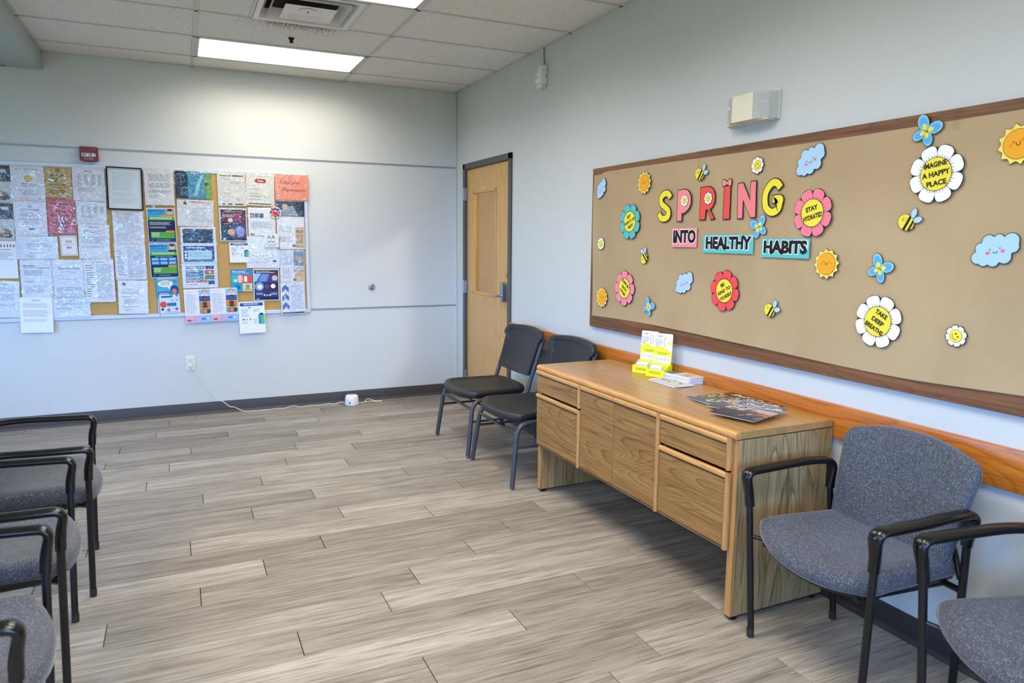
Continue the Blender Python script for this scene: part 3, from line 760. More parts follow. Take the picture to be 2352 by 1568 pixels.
# ------------------------------------------------------------------ brown paper bulletin board on the right wall
BY0, BY1, BZ0, BZ1 = -2.5402, -6.2, .950, 1.9557
bb = empty('bulletin_board', 'large board covered in brown kraft paper with dark wood frame', 'bulletin board', (0, BY0, BZ0))
L = BY0-BY1; Hb = BZ1-BZ0
def fb(x0, y0, z0, x1, y1, z1, m, nm): return MB().bbox(x0, min(y0, y1), z0, x1, max(y0, y1), z1, m, .003, 1).build(nm, bb, 30)
fb(-.024, 0, Hb-.062, 0, -L, Hb, M_frame_y, 'frame_rail'); fb(-.024, 0, 0, 0, -L, .085, M_frame_y, 'frame_rail')
fb(-.024, 0, .085, 0, -.062, Hb-.062, M_frame_z, 'frame_stile'); fb(-.024, -L+.07, .085, 0, -L, Hb-.062, M_frame_z, 'frame_stile')
fb(-.012, -.05, .07, -.002, -L+.05, Hb-.05, M_cork, 'backing')
# paper sheet: slightly wavy, edges lifting over the frame
pm = MB(); NX, NZ = 90, 26; vs = []; fs = []
rng = random.Random(3)
for i in range(NX+1):
    for j in range(NZ+1):
        s = i/NX; t = j/NZ; y = -.030-.012*math.sin(t*5+1.0)*(1-s)**20 - (L-.06)*s
        zb = .072 + .010*math.sin(s*9.0) - .012*math.exp(-((s-.62)/.12)**2) ; zt = Hb-.036+.006*math.sin(s*7+1) - (.012 if s < .03 else 0)
        z = zb + (zt-zb)*t
        edge = min(t, 1-t, s*6)
        x = -.0275 - .0018*math.sin(y*5.1+z*3) - .0012*math.sin(y*13+z*7) - .003*math.exp(-t*22)*(1+math.sin(y*4))
        vs.append((x, y, z))
for i in range(NX):
    for j in range(NZ):
        a = i*(NZ+1)+j; fs.append((a, a+1, a+NZ+2, a+NZ+1))
pm.add(vs, fs, M_kraft); pm.build('kraft_paper', bb, 60)
M_tape = clear_glass('clear_tape', (.93, .92, .9), 1.25, .25)
for y, z, w_, h_ in ((-.30, Hb-.045, .07, .03), (-1.05, Hb-.055, .02, .05), (-2.38, Hb-.035, .028, .075), (-.36, .062, .06, .03)):
    o = MB().rect(-w_/2, -h_/2, w_/2, h_/2, 0, M_tape).build('tape_piece', bb); o.matrix_local = Matrix.Translation((-.034, y, z)) @ RIGHT_B

OFF = .0345   # how far cut-outs sit off the wall
INK = ink((24, 24, 26))
YEL = ink((238, 222, 72))
def cut(name, label, cat, group, poly, y, z, rot=0, m=None, th=.0016, off=OFF):
    o = MB().prism(poly, 0, th, m or INK).build(name)
    on_right(o, y, z, off, rot); return tag(o, label, cat, group)
def layer(parent, name, polys, z, m, th=None):
    mb = MB()
    for p in polys:
        if th: mb.prism(p, z-th, z, m)
        else: mb.face(p, z, m)
    return mb.build(name, parent)
def petal_poly(a, R, c0=.735, ra=.262, rb=.283, n=26):
    o = []
    for i in range(n):
        t = 2*PI*i/n; c, s = math.cos(t), math.sin(t)
        c_ = math.copysign(abs(c)**.78, c); s_ = math.copysign(abs(s)**.85, s)
        r = c0+ra*c_; w_ = rb*s_*(1+.16*c_)
        o.append((R*(r*math.cos(a)-w_*math.sin(a)), R*(r*math.sin(a)+w_*math.cos(a))))
    return o
def flower(label, y, z, R, col, lines, rot, fs, phase=0.0, group='big paper flowers with messages'):
    N = 8; base = []
    for i in range(96):
        t = 2*PI*i/96; k = math.cos((t-phase)*N/2)
        base.append((R*(.84+.17*abs(k)**.5)*math.cos(t), R*(.84+.17*abs(k)**.5)*math.sin(t)))
    o = cut('paper_flower', label, 'paper flower', group, base, y, z)
    mcol = ink(col)
    st = []
    for i in range(N):
        a = phase+2*PI*i/N
        layer(o, 'petal', [petal_poly(a, R*.985)], .0024, mcol, .0006)
        for q in (-.2, -.07, .07, .2):
            l0, l1 = .55, .665-abs(q)*.12
            c_, s_ = math.cos(a+q*1.3), math.sin(a+q*1.3); st += stroke([(R*l0*c_, R*l0*s_), (R*l1*c_, R*l1*s_)], R*.018)
    layer(o, 'petal_lines', st, .0027, INK)
    ce_ = layer(o, 'flower_centre', [ellipse(0, 0, R*.575, R*.575, 40)], .0030, INK, .0003)
    layer(ce_, 'centre_disc', [ellipse(0, 0, R*.555, R*.555, 40)], .0033, YEL)
    tm = MB(); n = len(lines)
    c, s = math.cos(rot), math.sin(rot)
    for i, tx in enumerate(lines):
        d = (n-1)/2*fs*1.32-i*fs*1.32
        chord = 2*math.sqrt(max(2e-4, (R*.555)**2-(abs(d)+fs*.12)**2))
        put_text(tm, tx, -d*s, d*c, fs, .0036, INK, rot, .045, fit=min(chord*.96, fs*.60*len(tx)))
    tm.build('lettering', o); return o
flower('teal paper flower reading GET PLENTY OF REST', -2.991, 1.615, .104, (92, 190, 186), ['GET', 'PLENTY OF', 'REST'], R_(20), .0225, PI/8)
flower('pink paper flower reading SUPPORT EACH OTHER', -2.955, 1.222, .105, (240, 140, 158), ['SUPPORT', 'EACH', 'OTHER'], R_(-34), .0225, PI/2)
flower('red paper flower reading BE KIND TO YOURSELF', -3.825, 1.264, .102, (236, 82, 88), ['BE', 'KIND TO', 'YOURSELF'], R_(27), .0225, PI/2-.18)
flower('pink paper flower reading STAY HYDRATED', -4.335, 1.623, .102, (240, 132, 148), ['STAY', 'HYDRATED'], R_(14), .0265, PI/8+.05)
flower('white paper flower reading IMAGINE A HAPPY PLACE', -4.867, 1.740, .102, (246, 244, 246), ['IMAGINE', 'A HAPPY', 'PLACE'], R_(9), .0245, PI/8+.02)
flower('white paper flower reading TAKE DEEP BREATHS', -4.684, 1.203, .102, (246, 244, 250), ['TAKE', 'DEEP', 'BREATHS'], R_(-27), .0235, PI/8-.05)
def small_daisy(parent_or_none, label, y, z, R, phase=0, face_rot=0, off=OFF):
    base = []
    for i in range(80):
        t = 2*PI*i/80; k = math.cos((t-phase)*4); base.append((R*(.82+.22*abs(k)**.45)*math.cos(t), R*(.82+.22*abs(k)**.45)*math.sin(t)))
    if parent_or_none is None: o = cut('paper_daisy', label, 'paper daisy', 'small smiling paper daisies', base, y, z)
    else: o = MB().prism(base, 0, .0008, INK).build('daisy', parent_or_none); o.location = (y, z, off)
    for i in range(8): layer(o, 'petal', [petal_poly(phase+i*PI/4, R*.96)], .0022, ink((246, 246, 244)), .0005)
    q = layer(o, 'daisy_face', [ellipse(0, 0, R*.60, R*.60, 26)], .0026, INK, .0002); layer(q, 'face_disc', [ellipse(0, 0, R*.565, R*.565, 26)], .0028, YEL)
    c, s = math.cos(face_rot), math.sin(face_rot); rt = lambda p: (p[0]*c-p[1]*s, p[0]*s+p[1]*c)
    pl_ = [[rt(p) for p in ellipse(sx*R*.17, R*.12, R*.07, R*.09, 10)] for sx in (-1, 1)]
    sm = [rt((R*.36*math.cos(R_(a)), R*.36*math.sin(R_(a))+R*.02)) for a in range(205, 336, 13)]
    layer(o, 'face_lines', pl_+stroke(sm, R*.045), .0031, INK); return o
small_daisy(None, 'small smiling daisy at the left edge below the teal flower', -2.678, 1.485, .039, .2, .3)
small_daisy(None, 'small smiling daisy above the letter N and G of SPRING', -4.002, 1.847, .039, 0, .5)
small_daisy(None, 'small smiling daisy low on the right of the board', -4.992, 1.185, .038, .2, -.9)
def cloud(label, y, z, w_, rot, clip=False):
    cs = [(-.37, -.10, .135), (-.29, .09, .115), (-.11, .20, .145), (.10, .21, .115), (.33, .14, .165), (.35, .02, .13), (.17, -.16, .145), (-.06, -.20, .135), (-.25, -.18, .12), (0, 0, .22), (.2, .04, .2), (-.2, -.03, .18)]
    poly = []
    for i in range(120):
        t = 2*PI*i/120; dx, dy = math.cos(t), math.sin(t); best = 0
        for cx, cy, r in cs:
            b = cx*dx+cy*dy; q = b*b-(cx*cx+cy*cy-r*r)
            if q > 0: best = max(best, b+math.sqrt(q))
        poly.append((dx*best*w_, dy*best*w_))
    o = cut('paper_cloud', label, 'paper cloud', 'smiling paper clouds', poly, y, z, rot)
    layer(o, 'cloud_face', [offset_poly(poly, -w_*.014)], .0020, ink((172, 208, 236)))
    f = [ellipse(-.10*w_, .03*w_, .014*w_, .014*w_, 10), ellipse(.10*w_, .03*w_, .014*w_, .014*w_, 10)]
    f += stroke([(.055*w_*math.cos(R_(a)), -.0*w_+.055*w_*math.sin(R_(a))) for a in range(200, 341, 14)], w_*.014)
    layer(o, 'face_lines', f, .0024, INK)
    for s_ in (-1, 1): layer(o, 'cheek', [ellipse(s_*.15*w_, -.035*w_, .048*w_, .036*w_, 16)], .0024, ink((236, 118, 122)))
    return o
cloud('smiling paper cloud at the top left corner of the board', -2.668, 1.823, .135, R_(38))
cloud('smiling paper cloud between the pink and red flowers at the bottom', -3.513, 1.284, .158, R_(18))
cloud('smiling paper cloud above the STAY HYDRATED flower', -4.306, 1.839, .166, R_(20))
cloud('smiling paper cloud near the right edge of the board', -5.094, 1.479, .160, R_(10))
def sun(label, y, z, R, rot=0):
    N = 12; poly = []
    for i in range(N*6):
        t = i/(N*6)*2*PI; f = (i % 6)/6; k = abs(f-.5)*2   # 1 at the tips
        poly.append((R*(.83+.19*k**1.7)*math.cos(t), R*(.83+.19*k**1.7)*math.sin(t)))
    o = cut('paper_sun', label, 'paper sun', 'smiling paper suns', poly, y, z, rot)
    layer(o, 'sun_rays', [[(p[0]*.972, p[1]*.972) for p in poly]], .0020, ink((244, 222, 110)))
    q = layer(o, 'sun_disc', [ellipse(0, 0, R*.72, R*.72, 36)], .0024, INK, .0003); layer(q, 'disc_face', [ellipse(0, 0, R*.695, R*.695, 36)], .0027, ink((240, 168, 42)))
    f = stroke([(-.22*R, .10*R), (-.20*R, .20*R)], R*.035) + stroke([(.20*R, .10*R), (.22*R, .20*R)], R*.035)
    f += stroke([(-.09*R, .12*R)] + [(.09*R*math.cos(R_(a)), .03*R+.09*R*math.sin(R_(a))) for a in range(180, 361, 20)] + [(.09*R, .12*R)], R*.035)
    layer(o, 'face_lines', f, .0030, INK)
    ck = []
    for sx in (-1, 1):
        for i in range(3): ck += stroke([(sx*.36*R+(i-1)*.05*R, -.02*R), (sx*.36*R+(i-1)*.05*R+.03*R, .07*R)], R*.025)
    layer(o, 'cheek_lines', ck, .0030, ink((226, 96, 50))); return o
sun('smiling paper sun at the upper left, left of the S of SPRING', -3.124, 1.829, .066, .15)
sun('smiling paper sun in the lower left corner of the board', -2.706, 1.149, .066, -.1)
sun('smiling paper sun right of the word HABITS', -4.425, 1.414, .064, .1)
sun('smiling paper sun cut off by the right edge at the top', -5.133, 1.812, .066, .2)
def bee(label, y, z, w_, rot, flip=1):
    body = ellipse(0, 0, w_*.36, w_*.30, 30)
    F = lambda ps: [(p[0]*flip, p[1]) for p in ps]
    o = cut('paper_bee', label, 'paper bee', 'paper bees', F(body), y, z, rot)
    for cx, cy, a in ((.10, .44, 1.75), (.36, .30, .75)):
        wg = layer(o, 'wing', [F(ellipse(cx*w_, cy*w_, w_*.20, w_*.125, 20, a))], .0016, INK, .0012); layer(wg, 'wing_face', [F(ellipse(cx*w_, cy*w_, w_*.185, w_*.112, 20, a))], .0018, ink((178, 208, 226)))
    layer(o, 'bee_body', [F(ellipse(0, 0, w_*.345, w_*.285, 30))], .0022, YEL)
    st = []
    for x0, x1 in ((.0, .105), (.20, .285)):
        pp = []
        for x in (x0, (x0+x1)/2, x1): pp.append((x*w_, .285*w_*math.sqrt(max(0, 1-(x/.345)**2))))
        st.append(F(pp + [(p[0], -p[1]) for p in reversed(pp)]))
    layer(o, 'stripes', st, .0026, INK)
    fl_ = [F(ellipse(-.20*w_, .10*w_, .016*w_, .02*w_, 8)), F(ellipse(-.09*w_, .12*w_, .016*w_, .02*w_, 8))] + [F(s) for s in stroke([(-.15*w_+.06*w_*math.cos(R_(a)), .07*w_+.06*w_*math.sin(R_(a))) for a in range(195, 346, 25)], w_*.018)]
    layer(o, 'face_lines', fl_, .0028, INK); layer(o, 'stinger', [F([(.34*w_, .035*w_), (.43*w_, 0), (.34*w_, -.035*w_)])], .0016, INK, .001); return o
bee('paper bee above the R of SPRING', -3.600, 1.838, .100, -.55)
bee('paper bee below the teal flower with wings to the left', -3.148, 1.405, .098, .75, 1)
bee('paper bee below the word HABITS', -4.127, 1.195, .096, -.55)
bee('paper bee below the IMAGINE flower', -4.768, 1.575, .096, -.5)
def butterfly(label, y, z, w_, rot):
    lobes = [(.25, .23, .30, .22, .72), (-.25, .23, .30, .22, PI-.72), (.19, -.21, .26, .19, -.85), (-.19, -.21, .26, .19, PI+.85)]
    o = MB()
    for cx, cy, a, b, r in lobes: o.prism(ellipse(cx*w_, cy*w_, a*w_, b*w_, 24, r), 0, .0014, INK)
    o = o.build('paper_butterfly'); on_right(o, y, z, OFF, rot); tag(o, label, 'paper butterfly', 'paper butterflies')
    for cx, cy, a, b, r in lobes:
        wg = layer(o, 'wing', [ellipse(cx*w_, cy*w_, (a-.018)*w_, (b-.018)*w_, 24, r)], .0017, ink((142, 196, 208)))
        layer(wg, 'wing_spot', [ellipse(cx*w_*.95, cy*w_*.95, a*.68*w_, b*.66*w_, 20, r)], .0020, ink((88, 170, 236)))
        layer(wg, 'wing_root', [ellipse(cx*w_*.52, cy*w_*.52, a*.36*w_, b*.36*w_, 14, r)], .0023, YEL)
    layer(o, 'body', [ellipse(0, 0, .025*w_, .16*w_, 14)], .0026, ink((214, 196, 70))); return o
butterfly('paper butterfly low on the left beside the SUPPORT flower', -3.204, 1.131, .098, -.5)
butterfly('paper butterfly under the G of SPRING', -4.032, 1.567, .098, .35)
butterfly('paper butterfly above the TAKE DEEP BREATHS flower', -4.673, 1.402, .100, -.5)
butterfly('paper butterfly overlapping the top frame of the board', -4.816, 1.891, .102, -.45)
# title letters SPRING
def spl(pts, n=6):
    out = []; P = [Vector(p) for p in pts]
    for i in range(len(P)-1):
        p0, p1, p2, p3 = P[max(i-1, 0)], P[i], P[i+1], P[min(i+2, len(P)-1)]
        for k in range(n):
            t = k/n; out.append(.5*((2*p1)+(-p0+p2)*t+(2*p0-5*p1+4*p2-p3)*t*t+(-p0+3*p1-3*p2+p3)*t**3))
    out.append(P[-1]); return [tuple(p) for p in out]
def thick_outline(pts, w_):
    P = [Vector(p) for p in pts]; A, B = [], []; n = len(P)
    for i in range(n):
        t = (P[min(i+1, n-1)]-P[max(i-1, 0)]).normalized(); nn = Vector((-t.y, t.x))*w_/2
        A.append(tuple(P[i]+nn)); B.append(tuple(P[i]-nn))
    return A + B[::-1]
LW, LH = .134, .170
def letter(ch, label, y, z, poly, col, rot=0):
    o = cut('paper_letter', label, 'paper letter', 'big title letters SPRING', poly, y, z, rot, th=.0016, off=OFF)
    layer(o, 'letter_face', [offset_poly(poly, -.0042)], .0022, ink(col)); return o
def bowl_letter(leg):
    p = [(-.055, -.085), (-.055, .083)] + [(-.02+.075*math.cos(R_(a)), .035+.050*math.sin(R_(a))) for a in range(90, -91, -15)][0:]
    p = [(-.058, -.085), (-.058, .082)] + [(.0+.060*math.cos(R_(a)), .022+.062*math.sin(R_(a))) for a in range(85, -60, -12)]
    if leg: p += [(.026, -.034), (.064, -.082), (.030, -.086), (.004, -.036), (-.006, -.036), (-.010, -.085)]
    else: p += [(.012, -.042), (-.012, -.046), (-.012, -.085)]
    return p
S_poly = thick_outline(spl([(.050, .040), (.030, .064), (-.006, .066), (-.034, .044), (-.028, .014), (.006, -.006), (.034, -.026), (.034, -.054), (.006, -.066), (-.030, -.062), (-.050, -.034)], 5), .040)
G_poly = thick_outline(spl([(.046, .038), (.024, .062), (-.008, .064), (-.040, .030), (-.046, -.010), (-.034, -.046), (.0, -.064), (.034, -.052), (.044, -.022), (.044, -.006), (-.004, -.008)], 5), .040)
N_poly = [(-.062, -.085), (-.062, .085), (-.022, .085), (.022, .0), (.022, .085), (.062, .085), (.062, -.085), (.024, -.085), (-.022, .0), (-.022, -.085)]
I_poly = [(-.024, -.084), (-.026, .080), (.024, .082), (.026, -.082)]
letter('S', 'yellow paper letter S of the title', -3.321, 1.691, S_poly, (238, 222, 66))
pP = letter('P', 'pink paper letter P of the title with a daisy on it', -3.486, 1.690, bowl_letter(False), (240, 142, 142))
pR = letter('R', 'red paper letter R of the title with a daisy on it', -3.670, 1.693, bowl_letter(True), (230, 84, 74))
small_daisy(pP, '', .006, .022, .030, 0, 0, .0024); small_daisy(pR, '', .008, .022, .030, 0, 0, .0024)
pI = letter('I', 'red paper letter I of the title with a pink bow', -3.812, 1.690, I_poly, (228, 86, 76))
bw_ = MB()
for s in (-1, 1):
    bw_.prism([(0, .006), (s*.012, .020), (s*.030, .022), (s*.034, .002), (s*.030, -.016), (s*.012, -.012), (0, -.006)], .002, .003, INK)
    bw_.face([(s*.003, .004), (s*.013, .0165), (s*.0275, .018), (s*.0305, .002), (s*.027, -.0125), (s*.012, -.009), (s*.003, -.004)], .0034, ink((242, 150, 150)))
bw_.prism(ellipse(0, .001, .009, .010, 14), .002, .0036, INK); bw_.face(ellipse(0, .001, .0065, .0075, 14), .004, ink((242, 150, 150)))
o = bw_.build('bow', pI); o.location = (-.004, .090, 0)
letter('N', 'pink paper letter N of the title', -3.945, 1.694, N_poly, (240, 132, 136), .04)
letter('G', 'yellow paper letter G of the title', -4.107, 1.697, G_poly, (238, 222, 66))
def word_card(label, body, y, z, w_, h_, col, rot=0):
    o = cut('word_card', label, 'word card', 'word cards under the title', [(-w_/2, -h_/2), (w_/2, -h_/2), (w_/2, h_/2), (-w_/2, h_/2)], y, z, rot, ink(col))
    mb = MB(); put_text(mb, body, 0, .002, h_*.86, .0021, M_paper, 0, .10, sx=1, fit=w_*.95); put_text(mb, body, 0, .002, h_*.86, .0025, INK, 0, .055, fit=w_*.905); mb.build('lettering', o); return o
word_card('pink card reading INTO', 'INTO', -3.498, 1.522, .205, .100, (240, 146, 150))
word_card('teal card reading HEALTHY', 'HEALTHY', -3.827, 1.491, .353, .090, (92, 190, 190))
word_card('teal card reading HABITS', 'HABITS', -4.193, 1.475, .277, .084, (92, 190, 190))

# ------------------------------------------------------------------ cork boards on the back wall
for lab, x0, x1 in (('aluminium framed cork board nearer the door, full of posters', -2.612, -1.3994), ('aluminium framed cork board at the left edge, full of notices', -3.83, -2.6125)):
    z0, z1 = .8498, 2.0589; e = empty('cork_board', lab, 'cork board', (x0, 0, z0), group='cork notice boards'); W_, H_ = x1-x0, z1-z0
    MB().box(.02, -.012, .02, W_-.02, -.001, H_-.02, M_cork).build('cork_panel', e)
    for nm, q in (('frame_rail', (0, H_-.032, W_, H_)), ('frame_rail', (0, 0, W_, .032)), ('frame_stile', (0 if lab.endswith('notices') else .0, .032, .012 if not lab.endswith('notices') else .03, H_-.032)), ('frame_stile', (W_-(.012 if lab.endswith('notices') else .03), .032, W_, H_-.032))):
        MB().bbox(q[0], -.018 if q[2]-q[0] > .02 else -.0132, q[1], q[2], -.0005, q[3], M_alu, .003, 1).build(nm, e, 30)

GREY = (120, 122, 128); LGREY = (165, 167, 174); DK = (52, 54, 60); BLU = (58, 90, 150)
def sheet(name, label, x, z, w_, h_, rot, layer_i, col, draw=None, sleeve=0, cat='notice', group='sheets pinned to the cork boards', seed=0):
    o = MB().box(-w_/2, -h_/2, 0, w_/2, h_/2, .0006, flat(col, .6, 0, .3, 'sheet_paper')).build(name)
    on_back(o, x, z, .0188+.0022*layer_i, R_(rot)); tag(o, label, cat, group)
    if draw:
        mb = MB(); st = {'k': 0}
        def zz(): st['k'] += 1; return .0008+.00012*st['k']
        U = lambda u: (u-.5)*w_
        V = lambda v: (.5-v)*h_
        class D: pass
        d = D()
        def R(u0, v0, u1, v1, c): mb.rect(U(u0), V(v1), U(u1), V(v0), zz(), ink(c))
        def Lf(u0, v0, u1, v1, n, c=GREY, rag=.25, wt=.35):
            rg = random.Random(int(u0*100+v0*1000+n+seed)); z_ = zz(); mt = ink(c)
            dv = (v1-v0)/max(1, n)
            for i in range(n):
                a = v0+dv*i; e_ = u1-(u1-u0)*rag*rg.random(); p = u0
                while p < e_:
                    q = min(e_, p+(.05+.12*rg.random())); mb.rect(U(p), V(a+dv*wt), U(q), V(a), z_, mt); p = q+.014
        def Tx(s, u, v, hgt, c=DK, bold=.0, align='CENTER', fit=None, rot=0, shear=0): put_text(mb, s, U(u), V(v), hgt*h_*1.35, zz(), ink(c), rot, bold, align, shear, fit=fit*w_ if fit else None)
        def Ci(u, v, r, c, ry=None): mb.face(ellipse(U(u), V(v), r*w_, (ry or r)*w_, 20), zz(), ink(c))
        def Pg(pts, c): mb.face([(U(a), V(b)) for a, b in pts], zz(), ink(c))
        def Rr(u0, v0, u1, v1, c, r=.1): mb.face(rrect((u1-u0)*w_, (v1-v0)*h_, min(r*w_, (v1-v0)*h_*.49), 4, U((u0+u1)/2), V((v0+v1)/2)), zz(), ink(c))
        draw(R, Lf, Tx, Ci, Pg, Rr)
        if mb.v: mb.build('print', o, flip=False)
    if sleeve:
        rg = random.Random(seed*13+5); N = 12; K = 16; vs = []; fs = []
        ph = [rg.random()*6.3 for _ in range(8)]; A = .0011*sleeve
        for i in range(N+1):
            for j in range(K+1):
                a, b = i/N, j/K
                xx = (a-.5)*(w_+.012); yy = (b-.5)*(h_+.014)
                zw = .0042+.0014*sleeve + A*(math.sin(a*7+b*4+ph[0])+.7*math.sin(b*13-a*5+ph[1])+.5*math.sin(a*19+b*9+ph[2])+.35*math.sin(b*31+a*3+ph[3])) * (.5+.5*math.sin(b*3+ph[4]))
                zw = max(zw, .0032)
                if i in (0, N) or j in (0, K): zw = .0012
                vs.append((xx, yy, zw))
        for i in range(N):
            for j in range(K):
                q = i*(K+1)+j; fs.append((q, q+K+1, q+K+2, q+1))
        MB().add(vs, fs, M_film).build('plastic_sleeve', o, 80)
    return o
# --- print layouts (u right, v down, 0..1)
def d_dark(R, L, T, C_, P, Rr):
    R(.0, .0, 1, .42, (44, 56, 64)); R(.45, .06, .95, .3, (70, 84, 92)); T('988', .7, .14, .09, (226, 230, 232), .02); L(.1, .32, .9, .41, 3, (200, 206, 208)); R(0, .42, 1, 1, (196, 202, 196))
    C_(.62, .8, .28, (150, 118, 92), .2); C_(.5, .74, .16, (206, 190, 160), .1); C_(.78, .86, .15, (92, 70, 54), .1)
def d_medicaid(R, L, T, C_, P, Rr):
    for i in range(9): C_(.08+.105*i, .10, .022, [(190, 120, 96), (70, 110, 170), (220, 150, 60)][i % 3]); R(.06+.105*i, .12, .10+.105*i, .165, [(60, 90, 140), (150, 60, 60), (70, 70, 80)][i % 3])
    T('Kentucky Medicaid?', .62, .23, .026, DK, .01); L(.05, .3, .9, .52, 6, LGREY)
def d_letter(R, L, T, C_, P, Rr):
    T('...', .5, .06, .03, GREY); L(.14, .13, .9, .33, 8, GREY, .1); L(.14, .38, .9, .52, 6, GREY, .1); L(.14, .57, .9, .66, 4, GREY, .1); L(.14, .72, .5, .82, 4, LGREY, .3)
def d_plain(R, L, T, C_, P, Rr):
    L(.36, .07, .66, .12, 2, GREY, .1); L(.1, .17, .9, .3, 6, LGREY, .15); L(.1, .36, .9, .56, 8, LGREY, .15); L(.1, .62, .9, .7, 3, LGREY, .15)
def d_rows(R, L, T, C_, P, Rr):
    L(.1, .05, .92, .95, 30, LGREY, .35)
def d_twocol(R, L, T, C_, P, Rr):
    L(.3, .05, .75, .09, 2, GREY); L(.08, .14, .36, .9, 14, GREY, .5, .3); L(.42, .12, .95, .94, 30, LGREY, .12)
def d_cert(R, L, T, C_, P, Rr):
    T('Seven Counties Services, Inc.', .5, .10, .030, DK, .006, fit=.7); L(.42, .15, .58, .17, 1); C_(.52, .36, .12, (206, 172, 84)); C_(.52, .36, .095, (222, 190, 104)); L(.3, .5, .76, .62, 3, GREY, .2); L(.2, .68, .85, .84, 5, LGREY, .2)
    for u in (.25, .45, .82): C_(u, .93, .04, (226, 206, 160))
def d_tan(R, L, T, C_, P, Rr):
    C_(.5, .12, .095, (32, 40, 34)); C_(.5, .12, .072, (196, 164, 96)); C_(.5, .12, .04, (32, 40, 34))
    T('Commonwealth of Kentucky', .5, .255, .036, (20, 24, 20), .02, fit=.68); L(.14, .29, .88, .32, 1, (40, 44, 36), 0); L(.15, .37, .7, .52, 4, (70, 62, 36), .3); L(.15, .55, .88, .62, 3, (70, 62, 36), .1); L(.3, .66, .8, .7, 1, (40, 38, 26), .1); L(.15, .74, .85, .9, 5, (90, 80, 50), .3)
def d_table(R, L, T, C_, P, Rr):
    L(.38, .1, .64, .16, 2, GREY, .1)
    for k, u in enumerate((.15, .36, .58, .78)): L(u, .22, u+.13, .52, 11, (178, 180, 186), .15, .5)
    for v in (.21, .53, .6): R(.12, v, .92, v+.003, LGREY)
    L(.14, .62, .7, .72, 3, LGREY, .4)
def d_framed(R, L, T, C_, P, Rr):
    L(.42, .1, .6, .12, 1); L(.12, .14, .85, .62, 18, LGREY, .2); L(.2, .66, .45, .72, 2, GREY); L(.55, .66, .8, .72, 2, GREY); L(.15, .76, .85, .88, 5, LGREY, .2)
def d_kentucky(R, L, T, C_, P, Rr):
    C_(.5, .14, .06, (90, 116, 160)); C_(.5, .14, .04, (226, 232, 240)); R(.49, .11, .51, .17, (90, 116, 160))
    T('Commonwealth of Kentucky', .5, .235, .034, DK, .015, fit=.58); L(.22, .265, .78, .285, 1, (80, 82, 90), 0); L(.2, .33, .8, .45, 5, LGREY, .4); L(.1, .5, .9, .56, 3, LGREY, .1); T('Alcohol and Other Drug Entity', .5, .60, .024, DK, .01, fit=.5); L(.25, .64, .75, .68, 2, LGREY); P([(.4, .82), (.46, .785), (.56, .77), (.62, .79), (.58, .82)], (84, 118, 168)); T('Kentucky', .52, .805, .03, (30, 50, 96), .01, shear=.3, fit=.2)
def d_voter(R, L, T, C_, P, Rr):
    c = (96, 20, 26); R(.035, .03, .965, .035, c); R(.035, .965, .965, .97, c); R(.035, .03, .042, .97, c); R(.958, .03, .965, .97, c)
    T('Are you registered to', .5, .14, .05, c, 0, fit=.74); T('vote?', .5, .21, .05, c, 0); T('Voter', .5, .35, .085, c, .0); T('registration', .5, .455, .085, c, .0); T('forms', .5, .555, .085, c, .0); T('are available', .5, .66, .085, c, .0, fit=.66); T('at the', .5, .76, .08, c, .0); T('New Beginnings Room', .5, .87, .04, c, .0, fit=.5)
def d_dui(R, L, T, C_, P, Rr):
    c = (128, 36, 44)
    for q in ((.06, .05, .94, .062), (.06, .94, .94, .952), (.06, .05, .075, .95), (.925, .05, .94, .95)): R(*q, (120, 84, 86))
    T('DUI', .5, .30, .115, c, .01); T('ASSESSMENT FEE', .5, .44, .035, c, 0, fit=.62); T('$55', .5, .60, .105, c, .02); L(.3, .85, .72, .88, 1, LGREY)
def d_water(R, L, T, C_, P, Rr):
    C_(.55, .6, .22, (226, 228, 234)); C_(.55, .6, .2, (238, 240, 246)); L(.36, .2, .74, .24, 1, LGREY); L(.24, .32, .85, .48, 4, LGREY, .15); L(.36, .56, .68, .60, 1, GREY, .1); L(.3, .7, .75, .76, 2, LGREY); L(.24, .82, .42, .95, 3, LGREY)
def d_assist(R, L, T, C_, P, Rr):
    T('Assistance', .1, .15, .05, DK, .02, 'LEFT', fit=.36); T('Now Accepting Applications', .12, .205, .042, DK, .015, 'LEFT', fit=.82); L(.12, .27, .85, .42, 7, GREY, .3); L(.12, .55, .5, .62, 3, (170, 120, 110), .3); L(.12, .68, .85, .9, 8, LGREY, .2)
def d_big(R, L, T, C_, P, Rr):
    L(.2, .22, .9, .27, 2, GREY, .1, .5); L(.3, .32, .75, .36, 2, GREY, .1); L(.15, .5, .85, .56, 2, LGREY, .1); L(.1, .75, .95, .86, 3, GREY, .1)
def d_col3(R, L, T, C_, P, Rr):
    C_(.2, .10, .05, (60, 130, 140)); Rr(.14, .11, .27, .14, (40, 90, 120)); L(.65, .1, .85, .13, 1, (200, 190, 150)); L(.12, .17, .4, .2, 1, (110, 150, 170)); T("What is Medicaid/Passport", .12, .26, .02, DK, .01, 'LEFT', fit=.45)
    L(.12, .32, .85, .42, 4, LGREY, .2); L(.12, .48, .5, .51, 1, DK); L(.2, .56, .66, .72, 7, LGREY, .4); L(.12, .78, .7, .81, 1, DK); L(.2, .86, .5, .93, 3, LGREY)
